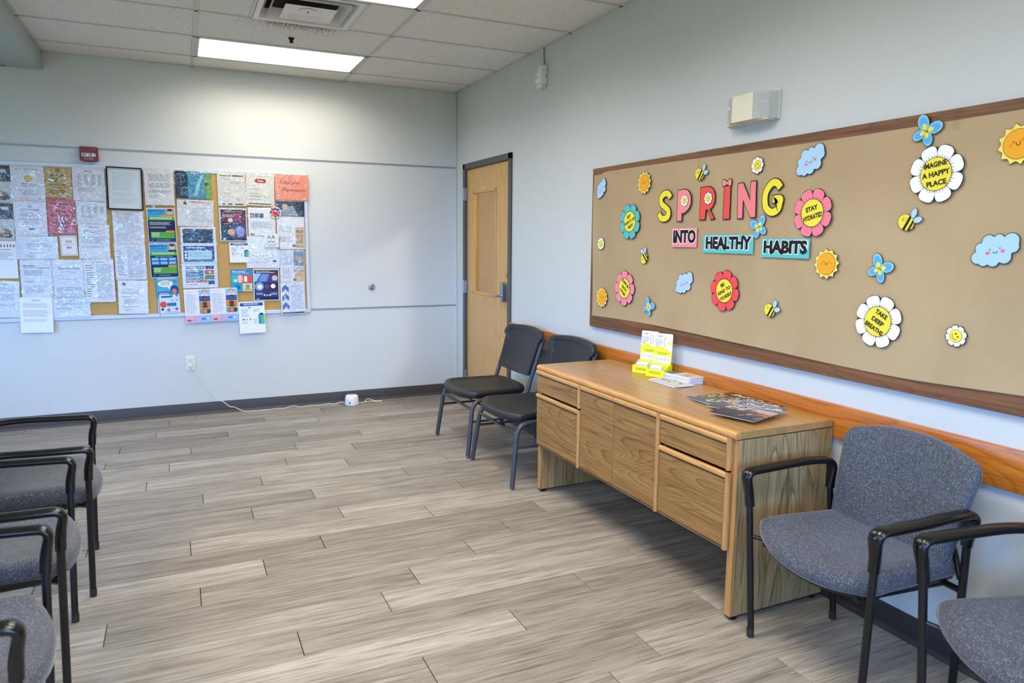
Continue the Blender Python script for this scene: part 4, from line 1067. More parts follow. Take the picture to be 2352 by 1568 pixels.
def d_hep(v):
    def f(R, L, T, C_, P, Rr):
        R(.02, .02, .98, .98, (30, 44, 78)); R(.02, .02, .66, .24, (68, 164, 214)); T('HEPATITIS C', .05, .085, .052, (18, 36, 70), .02, 'LEFT', fit=.58); T('DID YOU KNOW?', .08, .16, .036, (18, 36, 70), .01, 'LEFT', fit=.5)
        R(.66, .02, .98, .24, (150, 156, 162)); C_(.82, .12, .10, (208, 196, 186) if v else (206, 178, 160), .13); C_(.82, .05, .10, (60, 54, 52), .05); P([(.66, .24), (.70, .19), (.95, .19), (.98, .24)], (40, 44, 54))
        R(.02, .24, .98, .35, (88, 168, 74)); L(.1, .265, .92, .33, 2, (236, 244, 230), .1, .45)
        if not v:
            R(.5, .2, .98, .245, (230, 150, 48)); L(.08, .40, .9, .5, 4, (214, 220, 232), .25, .4); L(.08, .54, .8, .6, 2, (214, 220, 232), .25, .4); R(.1, .69, .94, .88, (88, 168, 74)); L(.14, .72, .42, .85, 3, (240, 246, 236), .3, .4); R(.64, .65, .94, .70, (230, 150, 48))
        else:
            T("Today's hepatitis C treatments", .5, .375, .026, (236, 240, 246), .008, fit=.62)
            for i in range(3):
                for j in range(2): R(.06+i*.3, .41+j*.11, .34+i*.3, .51+j*.11, (64, 150, 206)); L(.09+i*.3, .435+j*.11, .31+i*.3, .49+j*.11, 2, (226, 240, 248), .1, .45)
            R(.1, .69, .94, .88, (88, 168, 74)); L(.14, .72, .42, .85, 3, (240, 246, 236), .3, .4); R(.64, .635, .94, .69, (230, 150, 48))
        R(.02, .9, .98, .98, (26, 60, 112)); T('V', .14, .94, .03, (236, 240, 246), .01); L(.3, .92, .8, .96, 1, (180, 200, 226))
    return f
def d_blue1(R, L, T, C_, P, Rr):
    R(0, 0, 1, 1, (86, 168, 214)); L(.1, .02, .95, .10, 1, (238, 210, 110), .05, .6); C_(.42, .30, .36, (30, 60, 90), .19); C_(.42, .30, .345, (244, 246, 248), .175); P([(.5, .44), (.58, .6), (.62, .42)], (244, 246, 248)); L(.2, .2, .66, .4, 4, (70, 80, 100), .1, .4)
    C_(.82, .62, .19, (40, 74, 130), .24); C_(.80, .68, .11, (196, 136, 108), .14); C_(.86, .18, .08, (60, 150, 170)); R(.05, .68, .62, .92, (34, 92, 150)); L(.1, .74, .58, .88, 2, (230, 240, 248), .1, .45)
def d_blue2(R, L, T, C_, P, Rr):
    R(0, 0, 1, 1, (206, 224, 240)); R(.1, .06, .6, .16, (40, 100, 160)); C_(.18, .52, .17, (226, 84, 66), .17); C_(.12, .78, .07, (52, 60, 88)); C_(.6, .08, .07, (60, 130, 150)); C_(.88, .06, .07, (90, 160, 190)); C_(.62, .3, .06, (206, 170, 120)); C_(.86, .3, .06, (150, 180, 206)); Rr(.36, .44, .82, .62, (48, 118, 176), .04); C_(.42, .82, .08, (210, 110, 120)); C_(.82, .78, .08, (206, 90, 90)); L(.2, .92, .9, .97, 1, GREY)
def d_ocean(R, L, T, C_, P, Rr):
    R(.0, .0, .34, 1, (30, 42, 66)); R(.34, 0, .84, 1, (64, 140, 172)); R(.84, 0, 1, 1, (120, 168, 84)); P([(.5, .9), (.6, .4), (.72, .12), (.8, .1), (.68, .45), (.6, .9)], (150, 200, 214)); P([(.84, 0), (1, 0), (1, .3), (.72, .9), (.8, .4)], (110, 160, 86)); L(.04, .1, .3, .2, 2, (120, 150, 176)); L(.42, .05, .7, .12, 1, (220, 236, 240)); C_(.86, .45, .05, (40, 70, 60))
def d_aa(R, L, T, C_, P, Rr):
    P([(.16, .18), (.22, .02), (.28, .18)], (40, 40, 44)); L(.32, .06, .76, .14, 1, GREY, .05, .5); C_(.84, .11, .045, (60, 60, 64)); C_(.84, .11, .034, (228, 226, 222)); L(.4, .3, .9, .85, 8, LGREY, .3, .3)
def d_navy1(R, L, T, C_, P, Rr):
    R(.06, .10, .92, .92, (38, 66, 92)); P([(.06, .92), (.4, .1), (.62, .1), (.3, .92)], (44, 82, 112)); L(.14, .2, .5, .4, 2, (150, 170, 186)); L(.14, .62, .4, .8, 2, (130, 150, 170))
def d_navy2(R, L, T, C_, P, Rr):
    R(.06, .08, .93, .92, (34, 72, 130)); R(.18, .32, .86, .8, (182, 214, 232)); R(.18, .47, .86, .48, (120, 160, 196)); R(.18, .63, .86, .64, (120, 160, 196)); R(.52, .32, .525, .8, (120, 160, 196)); L(.14, .15, .7, .24, 1, (220, 232, 244), .1, .6)
    for v in (.39, .55, .71): C_(.125, v, .035, (236, 240, 246))
    R(.06, .84, .93, .92, (40, 130, 160))
def d_rsv(R, L, T, C_, P, Rr):
    L(.1, .12, .4, .26, 2, (60, 110, 160), .2, .5); T('RSV', .52, .19, .15, (36, 84, 146), .03); Rr(.66, .1, .9, .24, (34, 72, 124), .03)
    for i, c in enumerate(((42, 128, 160), (36, 92, 160), (42, 140, 170), (214, 104, 72))): R(.1, .29+.125*i, .6 if i < 3 else .7, .40+.125*i, c); L(.13, .32+.125*i, .5, .37+.125*i, 1, (226, 236, 244), .1, .6)
    R(.63, .28, .9, .45, (206, 98, 66)); R(.63, .48, .9, .66, (74, 158, 86)); R(.72, .7, .9, .86, (38, 88, 150)); C_(.78, .36, .035, (250, 236, 226)); L(.1, .84, .5, .9, 1, GREY)
def d_988(R, L, T, C_, P, Rr):
    L(.1, .08, .4, .12, 1, (206, 186, 140)); L(.06, .16, .5, .74, 20, LGREY, .3, .35); L(.06, .16, .3, .18, 1, DK)
    for i, (b, sk, h) in enumerate((((150, 196, 232), (226, 186, 162), (120, 80, 54)), ((64, 96, 170), (128, 84, 66), (30, 28, 34)), ((226, 132, 60), (96, 62, 46), (32, 26, 24)), ((120, 176, 132), (206, 150, 116), (96, 62, 44)))):
        v = .03+.18*i; R(.56, v, .98, v+.165, b); P([(.62, v+.165), (.7, v+.125), (.86, v+.125), (.94, v+.165)], [(240, 240, 240), (40, 60, 120), (40, 30, 30), (190, 70, 90)][i]); C_(.77, v+.055, .085, h, .085); C_(.77, v+.08, .075, sk, .095)
        if i == 3: C_(.65, v+.09, .07, (190, 130, 100)); C_(.9, v+.09, .07, (96, 60, 44))
    R(.0, .78, .34, 1, (236, 176, 190)); R(.34, .78, .66, 1, (198, 178, 214)); R(.66, .78, 1, 1, (150, 196, 236)); T('988', .14, .93, .055, (40, 44, 70), .03); L(.26, .92, .42, .95, 1, GREY); T('ME', .7, .89, .075, (62, 128, 196), .02); C_(.86, .88, .07, (120, 176, 224)); C_(.86, .88, .05, (220, 234, 246))
def d_cough(R, L, T, C_, P, Rr):
    R(.1, .08, .5, .11, GREY); R(.55, .075, .92, .11, (40, 40, 44)); T('Cover', .32, .19, .075, (130, 168, 176), .01, shear=.2); T('Cough', .64, .29, .085, (120, 160, 168), .01, shear=.2); C_(.3, .46, .11, (190, 186, 178)); C_(.3, .46, .1, (232, 226, 214)); C_(.7, .46, .11, (190, 186, 178)); C_(.7, .46, .1, (232, 226, 214)); T('Cover', .3, .62, .05, (140, 176, 182), 0, shear=.2); C_(.3, .78, .11, (190, 186, 178)); C_(.3, .78, .1, (232, 226, 214)); C_(.72, .8, .08, (206, 198, 190)); R(.15, .92, .25, .96, DK); R(.35, .92, .5, .96, (90, 90, 90)); R(.6, .93, .9, .96, (60, 60, 62))
def d_redlogo(R, L, T, C_, P, Rr):
    T('To Reduce the Spread of Infection', .5, .06, .032, GREY, .0, fit=.72, shear=.2); P([(.3, .2), (.36, .14), (.66, .14), (.72, .2), (.68, .27), (.34, .27)], (60, 20, 24)); P([(.32, .2), (.37, .15), (.65, .15), (.70, .2), (.67, .26), (.35, .26)], (196, 32, 44)); T('Stop', .51, .205, .07, (250, 236, 236), .02, shear=.2)
    L(.12, .36, .4, .39, 1, GREY); L(.12, .46, .62, .5, 1, (120, 150, 190)); L(.12, .6, .5, .64, 1, (120, 150, 190)); L(.12, .68, .9, .74, 2, GREY); L(.12, .8, .75, .84, 1, (120, 150, 190)); L(.1, .92, .9, .97, 1, DK, .05, .6)
def d_orange(R, L, T, C_, P, Rr):
    T('Infection', .42, .32, .15, (70, 30, 26), -.004, shear=.5, fit=.62); T('Prevention', .54, .60, .15, (70, 30, 26), -.004, shear=.5, fit=.72)
def d_maroon(R, L, T, C_, P, Rr):
    R(.04, .04, .97, .15, (36, 50, 84)); T('Infection Control Actions', .5, .095, .042, (236, 206, 96), .01, fit=.62); R(.04, .15, .97, .42, (112, 48, 66)); C_(.66, .27, .15, (160, 62, 110)); L(.1, .2, .6, .28, 2, (222, 190, 198), .2, .5); R(.04, .42, .97, .9, (64, 66, 110)); P([(.04, .42), (.5, .42), (.3, .9), (.04, .9)], (48, 58, 72)); C_(.4, .36, .09, (236, 214, 186)); C_(.42, .72, .14, (226, 170, 140), .12); C_(.75, .7, .16, (150, 150, 214), .2); L(.18, .46, .4, .5, 1, (230, 230, 236)); R(.04, .9, .97, .97, (28, 36, 60)); Rr(.1, .92, .2, .955, (226, 234, 244), .01)
def d_faces(R, L, T, C_, P, Rr):
    for i, c in enumerate(((200, 160, 140), (150, 104, 84), (120, 84, 70))): R(.08+.17*i, .2, .23+.17*i, .36, (70, 96, 140)); C_(.155+.17*i, .29, .05, c, .065)
    L(.1, .5, .9, .75, 6, LGREY, .2); R(.06, .92, .2, .97, (60, 100, 170))
def d_bluepic(R, L, T, C_, P, Rr):
    R(0, 0, 1, 1, (52, 66, 92)); P([(.0, 1), (.3, .35), (.6, .3), (.8, 1)], (150, 160, 172)); P([(.55, .0), (1, 0), (1, .7), (.8, .5)], (28, 40, 70)); C_(.3, .4, .1, (206, 170, 150))
def d_rsvtan(R, L, T, C_, P, Rr):
    R(.66, .32, .98, .96, (228, 190, 140)); T('RSV', .82, .46, .10, (52, 96, 150), .02, fit=.26); L(.7, .55, .94, .85, 7, (110, 96, 80), .2, .4); L(.06, .3, .6, .5, 4, (170, 196, 214), .3, .4); L(.06, .62, .6, .8, 5, LGREY, .3); R(.54, .86, .66, .92, (60, 110, 180)); L(.68, .9, .95, .95, 1, (80, 120, 180))
def d_vacc(R, L, T, C_, P, Rr):
    for u, c in ((.32, (206, 80, 76)), (.62, (44, 62, 84))): R(u-.06, .14, u+.06, .22, c); Rr(u-.13, .24, u+.13, .64, (96, 186, 196), .04); R(u-.1, .36, u+.1, .54, (238, 242, 242))
    T('TWO VACCINES', .5, .79, .075, (206, 92, 88), .01, fit=.8); T('ONE VISIT', .5, .91, .07, (206, 92, 88), .01, fit=.5)
def d_circles(R, L, T, C_, P, Rr):
    for u in (.2, .4, .6, .8): C_(u, .60, .095, (206, 210, 218)); C_(u, .60, .083, (242, 244, 248)); R(u-.025, .57, u+.025, .63, (200, 206, 216))
    L(.1, .72, .7, .76, 2, LGREY); L(.1, .8, .75, .84, 2, LGREY); R(.78, .74, .9, .8, (64, 108, 176))
def d_bottle(R, L, T, C_, P, Rr):
    R(.06, .04, .94, .14, (40, 88, 160)); L(.2, .06, .8, .12, 2, (226, 236, 246), .1, .5); C_(.42, .19, .045, (90, 190, 190)); L(.1, .24, .42, .5, 8, LGREY, .3, .35); L(.56, .24, .82, .34, 4, LGREY); L(.1, .64, .36, .7, 2, LGREY); C_(.17, .56, .035, (70, 84, 140)); C_(.29, .565, .04, (226, 150, 90), .025); C_(.43, .555, .04, (120, 190, 150)); Rr(.74, .40, .98, .72, (60, 160, 190), .04); R(.86, .44, .98, .7, (110, 196, 110)); R(.80, .37, .92, .43, (30, 60, 70)); L(.56, .56, .7, .72, 4, LGREY)
def d_antib(R, L, T, C_, P, Rr):
    R(0, 0, 1, 1, (48, 140, 200)); T('Make antibodies', .06, .09, .06, (240, 246, 250), .02, 'LEFT', fit=.6); T("It's that easy. That's how.", .06, .16, .042, (240, 246, 250), .02, 'LEFT', fit=.78); R(.02, .24, .5, .6, (72, 184, 196)); R(.5, .24, .98, .6, (216, 92, 92)); R(.02, .62, .5, .97, (40, 160, 196)); R(.52, .62, .97, .97, (240, 214, 130)); C_(.2, .5, .07, (236, 244, 246)); C_(.42, .42, .12, (244, 196, 160), .2); Rr(.6, .3, .74, .55, (250, 240, 236), .03); C_(.3, .8, .11, (30, 110, 160)); C_(.76, .76, .1, (110, 160, 190)); R(.6, .86, .9, .92, (190, 150, 90))
def d_purple(R, L, T, C_, P, Rr):
    R(.03, .03, .97, .97, (88, 66, 128)); R(.03, .03, .97, .14, (34, 44, 84)); T('Infection Control Actions', .36, .065, .032, (232, 226, 120), .01, fit=.55); L(.1, .09, .9, .13, 2, (220, 226, 240), .1, .5)
    P([(.03, .14), (.3, .14), (.12, .4), (.03, .4)], (150, 206, 232)); P([(.32, .16), (.62, .16), (.5, .4), (.18, .4)], (112, 150, 214)); C_(.83, .24, .14, (96, 60, 60)); C_(.83, .28, .11, (232, 190, 170)); R(.74, .28, .92, .36, (170, 206, 232)); R(.03, .41, .97, .68, (58, 52, 100))
    C_(.22, .55, .18, (120, 160, 206)); C_(.24, .56, .10, (238, 240, 246)); C_(.76, .55, .17, (64, 46, 60)); C_(.76, .54, .095, (244, 246, 250)); C_(.52, .55, .1, (104, 74, 130)); R(.03, .70, .97, .88, (44, 62, 128)); L(.1, .75, .36, .83, 3, (190, 206, 236), .1, .5); L(.68, .75, .92, .83, 3, (190, 206, 236), .1, .5)
    for u, c in ((.42, (206, 150, 120)), (.53, (120, 80, 60)), (.64, (226, 180, 150))): C_(u, .8, .055, (40, 34, 40)); C_(u, .815, .045, c); R(u-.04, .815, u+.04, .845, (200, 224, 240))
    R(.03, .9, .97, .97, (28, 34, 66)); Rr(.1, .92, .22, .955, (120, 170, 226), .01)
def d_rsvlead(R, L, T, C_, P, Rr):
    R(.0, .02, .56, .46, (206, 214, 224)); R(.56, .02, .98, .48, (120, 150, 170)); C_(.8, .28, .14, (206, 166, 140)); R(.54, .5, .98, .96, (236, 200, 150)); L(.6, .55, .92, .58, 1, DK); R(.54, .61, .98, .66, (96, 150, 206)); T('LEADING CAUSE', .76, .635, .03, (250, 250, 252), .01, fit=.36); T('of infant', .76, .71, .03, DK); T('hospitalization', .76, .765, .03, DK, fit=.32); T('in the U.S.', .76, .82, .03, DK); L(.06, .54, .46, .88, 9, LGREY, .25, .3); R(.54, .88, .66, .94, (60, 100, 170))
def d_chev(R, L, T, C_, P, Rr):
    for i in range(3): v = .1+.28*i; P([(.06, v+.06), (.2, v-.05), (.34, v+.06), (.34, v+.2), (.2, v+.1), (.06, v+.2)], (86, 116, 176))
    L(.42, .06, .92, .86, 24, LGREY, .2, .3); R(.05, .93, .95, .975, (44, 58, 92)); L(.1, .945, .6, .965, 1, (210, 220, 236))
def d_sticker(R, L, T, C_, P, Rr):
    C_(.5, .5, .48, (222, 226, 230)); 
    for i in range(8): a = 2*PI*i/8; C_(.5+.36*math.cos(a), .5+.36*math.sin(a), .12, [(214, 70, 60), (60, 110, 160), (230, 130, 96)][i % 3])
    C_(.5, .52, .2, (206, 64, 56)); C_(.5, .3, .14, (50, 96, 150)); C_(.5, .38, .1, (232, 190, 160))
WH = (238, 238, 240); OW = (226, 222, 216); BLW = (226, 232, 244)
SH = [
 ('flyer', 'dark food flyer at the left edge, uppermost', -3.649, 1.884, .170, .273, -.3, 0, (200, 204, 200), d_dark, 1.2),
 ('flyer', 'dark food flyer at the left edge, second from the top', -3.653, 1.607, .177, .276, -.7, 0, (200, 204, 200), d_dark, 1.2),
 ('notice_sheet', 'white notice with a row of small figures mentioning Kentucky Medicaid', -3.660, 1.326, .192, .282, -.5, 0, WH, d_medicaid, 0),
 ('notice_sheet', 'white notice in the lower left corner of the left board', -3.672, 1.026, .204, .279, -2.6, 0, BLW, d_plain, 1),
 ('certificate', 'white certificate with a gold seal in plastic sleeve', -3.455, 1.897, .214, .261, 0, 1, (226, 222, 222), d_cert, 1.1),
 ('certificate', 'tan certificate with a black round seal', -3.259, 1.913, .175, .235, -.7, 1, (196, 164, 96), d_tan, 1.2),
 ('notice_sheet', 'white table page left of the black framed document', -3.056, 1.906, .220, .260, -.4, 0, (222, 218, 220), d_table, 1),
 ('letter_sheet', 'cream letter in glossy sleeve right of the black framed document', -2.564, 1.901, .215, .281, .2, 1, (224, 218, 210), d_letter, 1.3),
 ('certificate', 'white licence with a small blue seal, left of the red voter sign', -3.457, 1.635, .209, .261, 0, 0, (232, 232, 236), d_kentucky, .6),
 ('sign_sheet', 'red paper sign about voter registration forms', -3.256, 1.651, .191, .274, -.6, 1, (208, 112, 120), d_voter, .9),
 ('notice_sheet', 'short table page below the other table page', -3.052, 1.687, .205, .174, -1.5, 1, (224, 226, 230), d_table, .8),
 ('sign_sheet', 'small white sign reading DUI $55', -3.220, 1.433, .113, .154, 1.1, 1, (240, 236, 236), d_dui, 0),
 ('certificate', 'white certificate with faint round watermark left of the DUI sign', -3.429, 1.415, .269, .177, -.6, 0, BLW, d_water, .6),
 ('letter_sheet', 'creased white letter right of the DUI sign', -3.047, 1.464, .213, .273, -1.4, 2, (230, 232, 238), d_plain, .5),
 ('notice_sheet', 'text page directly below the black framed document', -2.802, 1.571, .218, .274, -.2, 0, (230, 230, 234), d_rows, .8),
 ('notice_sheet', 'two-column text page in the middle of the column below the frame', -2.803, 1.298, .220, .272, 0, 1, BLW, d_twocol, .8),
 ('notice_sheet', 'white page with teal logo at the bottom of the column below the frame', -2.800, 1.022, .213, .270, -1.2, 2, (236, 238, 246), d_col3, .5),
 ('notice_sheet', 'white page headed Assistance in shiny sleeve', -3.450, 1.178, .205, .290, -.2, 1, (230, 234, 242), d_assist, 1.4),
 ('notice_sheet', 'page in very shiny sleeve right of the Assistance page', -3.240, 1.181, .209, .287, .4, 2, BLW, d_big, 1.5),
 ('notice_sheet', 'tall two-column page under the creased letter', -3.030, 1.157, .209, .338, -.2, 3, (232, 234, 242), d_twocol, .3),
 ('notice_sheet', 'wide page in shiny sleeve at the bottom of the left board', -3.236, .978, .258, .212, .5, 1, BLW, d_plain, 1.4),
 ('letter_sheet', 'white letter hanging below the left board frame', -3.469, .900, .215, .274, -1.6, 4, (240, 240, 246), d_plain, 0),
 ('poster', 'upper hepatitis C poster with orange tabs', -2.562, 1.599, .207, .274, .4, 1, (236, 238, 240), d_hep(0), 0),
 ('poster', 'lower hepatitis C poster with six blue boxes', -2.560, 1.315, .209, .278, .9, 1, (236, 238, 240), d_hep(1), 0),
 ('poster', 'blue poster with a speech bubble under the hepatitis posters', -2.546, 1.092, .163, .168, 2.0, 1, (120, 180, 220), d_blue1, 0),
 ('poster', 'pale blue leaflet below the speech bubble poster', -2.535, .959, .152, .153, 1.5, 2, (206, 224, 240), d_blue2, 0),
 ('poster', 'wide navy, blue and green poster in shiny sleeve at the top', -2.309, 1.931, .271, .216, -.8, 1, WH, d_ocean, 1.8),
 ('notice_sheet', 'cream page in a crumpled shiny sleeve below the navy and green poster', -2.304, 1.702, .277, .218, -1.3, 0, (222, 218, 212), d_aa, 2.0),
 ('poster', 'upper navy slide print with no table', -2.293, 1.518, .270, .142, -.2, 1, BLW, d_navy1, 1.4),
 ('poster', 'navy slide print with a pale table', -2.293, 1.370, .272, .156, .2, 2, BLW, d_navy2, .8),
 ('poster', 'white RSV poster with teal, orange and green bars', -2.294, 1.189, .272, .207, .4, 1, BLW, d_rsv, .7),
 ('poster', 'left one of two 988 leaflets with four portraits', -2.324, .936, .204, .283, .9, 3, (234, 234, 244), d_988, 0),
 ('poster', 'right one of two 988 leaflets with four portraits', -2.116, .942, .213, .282, .5, 4, (234, 234, 244), d_988, 0),
 ('poster', 'cream cover your cough sheet in glossy sleeve', -2.018, 1.906, .220, .274, .4, 1, (226, 220, 208), d_cough, 1.3),
 ('poster', 'cream sheet with a red badge at the top', -1.791, 1.908, .231, .263, -1.4, 0, (230, 224, 210), d_redlogo, 1.1),
 ('sign_sheet', 'orange sheet with handwritten style Infection Prevention', -1.530, 1.940, .278, .218, -.4, 2, (244, 148, 118), d_orange, .9),
 ('poster', 'maroon and navy poster in shiny sleeve', -2.017, 1.613, .215, .276, 0, 1, (230, 230, 234), d_maroon, 1.7),
 ('poster', 'white sheet with three small portraits under strong glare', -1.787, 1.642, .219, .237, .1, 1, WH, d_faces, 2.0),
 ('poster', 'dark blue picture strip below the orange sheet', -1.548, 1.759, .235, .125, -.9, 1, (60, 72, 98), d_bluepic, 1.8),
 ('poster', 'glossy RSV sheet with a tan column', -1.549, 1.551, .231, .282, -.1, 0, WH, d_rsvtan, 1.8),
 ('sign_sheet', 'small sheet with two bottles reading TWO VACCINES ONE VISIT', -1.714, 1.485, .116, .114, .5, 5, (232, 232, 228), d_vacc, 0),
 ('notice_sheet', 'white sheet with four grey circles in crumpled sleeve', -1.786, 1.383, .274, .272, -.9, 0, (234, 238, 246), d_circles, 1.8),
 ('notice_sheet', 'small white bottle leaflet left of the grey circles sheet', -1.979, 1.381, .157, .169, .3, 2, (236, 238, 244), d_bottle, 0),
 ('poster', 'square blue, red and yellow antibodies poster', -1.968, 1.142, .174, .190, -.8, 1, (48, 140, 200), d_antib, 0),
 ('poster', 'purple infection control poster with mask drawings', -1.770, 1.103, .211, .273, -.8, 1, (236, 236, 242), d_purple, 0),
 ('poster', 'RSV leading cause sheet at the right edge of the board', -1.547, 1.260, .205, .282, -.6, 1, (232, 236, 244), d_rsvlead, 1.3),
 ('notice_sheet', 'white page with blue chevrons in the lower right corner', -1.550, .979, .208, .277, .8, 2, (228, 232, 244), d_chev, 1.5),
 ('notice_sheet', 'white bottle leaflet hanging below the right board frame', -1.899, .825, .213, .274, 1.1, 5, (242, 244, 250), d_bottle, 0),
]
for i, (nm, lab, x, z, w_, h_, rt, li, col, dr, sl) in enumerate(SH): sheet(nm, lab, x, z, w_, h_, rt, li, col, dr, sl, seed=i, cat='poster' if nm == 'poster' else 'notice')
o = sheet('sticker', 'round red and blue sticker of little faces on the glare sheet', -1.675, 1.724, .097, .100, -2, 4, (222, 226, 230), None, 0, 'sticker')
o.data.clear_geometry(); 
mb = MB().prism(ellipse(0, 0, .050, .050, 32), 0, .001, ink((228, 232, 236))); zz_ = .0014
for i in range(8): a = 2*PI*i/8; mb.face(ellipse(.034*math.cos(a), .034*math.sin(a), .0125, .0125, 14), zz_, ink([(214, 70, 60), (60, 110, 160), (230, 130, 96)][i % 3]))
mb.face(ellipse(0, -.004, .021, .021, 18), zz_+.0003, ink((206, 64, 56))); mb.face(ellipse(0, .02, .017, .017, 16), zz_+.0005, ink((50, 96, 150))); mb.face(ellipse(0, .012, .010, .010, 14), zz_+.0007, ink((232, 190, 160)))
o.data = mb.build('sticker', mesh_only=True, flip=False)
# black framed document
e = empty('framed_document', 'black framed text document behind glass', 'framed document', group=None); on_back(e, -2.809, 1.883, .0186, R_(-.9))
a, b = .251/2, .331/2; t_ = .009
for q in ((-a, b-t_, a, b), (-a, -b, a, -b+t_)): MB().bbox(q[0], q[1], 0, q[2], q[3], .016, M_black, .002, 1).build('frame_rail', e)
for q in ((-a, -b+t_, -a+t_, b-t_), (a-t_, -b+t_, a, b-t_)): MB().bbox(q[0], q[1], 0, q[2], q[3], .016, M_black, .002, 1).build('frame_stile', e)
pg = MB().box(-a+t_, -b+t_, .003, a-t_, b-t_, .005, flat((224, 230, 230), .6, 0, .3, 'sheet_paper'))
rg = random.Random(9); z_ = .0054
for i in range(28):
    y_ = b-.04-i*.0088; p = -a+.035; en = a-.035-.05*rg.random()
    if i in (17, 22): continue
    while p < en:
        q_ = min(en, p+.01+.025*rg.random()); pg.rect(p, y_-.0022, q_, y_, z_, ink((176, 180, 184))); p = q_+.003
pg.build('document', e, flip=False)
MB().rect(-a+t_, -b+t_, a-t_, b-t_, .009, clear_glass('picture_glass', (.97, .98, .98), 1.4, .02)).build('glass', e)

# ------------------------------------------------------------------ fire alarm
e = empty('fire_alarm', 'red fire alarm strobe above the left notice board', 'fire alarm'); on_back(e, -3.04, 2.134, .0005)
body = MB(); w2, h2 = .061, .056
prof = [(-w2, h2-.004), (-w2+.004, h2), (w2-.004, h2), (w2, h2-.004), (w2+.001, -h2+.010)] + [(w2*math.cos(R_(a)), -h2+.010+.011*math.sin(R_(a))) for a in range(-10, -180, -17)] + [(-w2-.001, -h2+.010)]
body.prism(prof, 0, .040, M_red); body.prism(offset_poly(prof, -.003), .040, .044, M_red); body.build('housing', e, 30)
ln = MB().prism(rrect(.098, .028, .010, 5, 0, -.006), .044, .052, flat((214, 218, 222), .08, .6, .6, 'strobe_reflector'))
for i, (x, y) in enumerate(((-.03, -.004), (-.008, -.010), (.014, -.002), (.032, -.008))): ln.prism(rrect(.012, .010, .002, 2, x, y), .052, .055, M_white if i % 2 else M_steel)
ln.build('strobe_lens', e, 30)
tx = MB(); put_text(tx, 'F I R E', 0, -.034, .019, .0446, ink((226, 206, 206)), 0, .02, fit=.056); tx.rect(.024, .042, .050, .044, .0446, ink((220, 190, 190))); tx.build('lettering', e)
# motion sensor with wire
e = empty('motion_sensor', 'white sensor box high on the right wall below the ceiling', 'sensor'); on_right(e, -1.803, 2.665, .0005)
sb = MB().bbox(-.044, -.060, 0, .044, .075, .022, M_white, .005, 2); sb.build('back_box', e, 35)
ol = rrect(.084, .128, .014, 5, 0, .012)
sb = MB().cushion(ol, [(.0001, .020), (1, .020), (1, .040), (.97, .050), (.86, .058), (.5, .062), (.2, .063)], M_white); cov = sb.build('cover', e, 50)
MB().cushion(ellipse(-.006, .034, .026, .034, 24), [(1, .050), (.98, .062), (.85, .066), (.4, .0675), (.1, .0675)], flat((206, 206, 200), .3, 0, .4, 'sensor_lens')).build('lens', cov, 50)
MB().bbox(-.040, -.078, .004, .034, -.05, .046, M_white, .006, 2).build('lower_housing', e, 40)
MB().prism(ellipse(-.002, -.012, .004, .004, 10), .061, .0645, M_black).prism(ellipse(.0, -.058, .0025, .0025, 8), .045, .0470, M_dark).box(.0438, -.012, .010, .0445, .006, .014, M_black).build('screws', e)
MB().sweep(spl([(.012, .073, .012), (.004, .11, .006), (-.004, .15, .005), (-.006, .206, .005)], 5), .0028, flat((52, 66, 104), .45, 0, .4, 'blue_wire'), 8).build('wire', e, 60)
# emergency light
e = empty('emergency_light', 'cream emergency light with clear lens ends on the right wall', 'emergency light'); on_right(e, -3.93, 2.105, .0005)
MB().bbox(-.160, -.062, 0, .160, .064, .012, M_cream, .002, 1).build('back_plate', e, 30)
MB().add([(-.062,-.060,.012),(.080,-.060,.012),(.080,.060,.012),(-.062,.060,.012),(-.055,-.058,.088),(.078,-.058,.088),(.078,.058,.088),(-.055,.058,.088)], [(0,3,2,1),(4,5,6,7),(0,1,5,4),(1,2,6,5),(2,3,7,6),(3,0,4,7)], M_cream).build('housing', e)
hs = bpy.data.objects['housing']
for s, x0, x1, x2 in ((-1, -.056, -.1595, -.125), (1, .079, .1595, .138)):
    lens = MB().add([(x0,-.058,.012),(x1,-.058,.012),(x1,.058,.012),(x0,.058,.012),(x0,-.058,.087),(x2,-.058,.050),(x2,.058,.050),(x0,.058,.087)], [(0,1,2,3),(0,1,5,4),(1,2,6,5),(2,3,7,6),(4,5,6,7)], M_lens).build('clear_lens', e)
    cx = (x0+x2)/2
    MB().cushion(ellipse(cx, .0, abs(x2-x0)*.42, .034, 20), [(1, .044), (.8, .032), (.4, .022), (.1, .020)], M_chrome).build('reflector', lens, 60)
    rb = MB()
    for k_ in range(12): yy = x0+(x2-x0)*(k_+.5)/12; rb.box(yy-.0008, .012, .052+.03*(1-(k_+.5)/12), yy+.0008, .022, .0535+.03*(1-(k_+.5)/12), M_white)
    rb.build('lens_ribs', lens)
    MB().bbox(min(x0, x2), -.064, .012, max(x0, x2), -.058, .06, M_cream, .001, 1).build('lens_tray', e)
MB().prism(ellipse(0, 0, .004, .004, 10), 0, .001, M_black, Matrix.Translation((-.03, -.0605, .05)) @ Matrix.Rotation(PI/2, 4, 'X')).build('test_button', e)

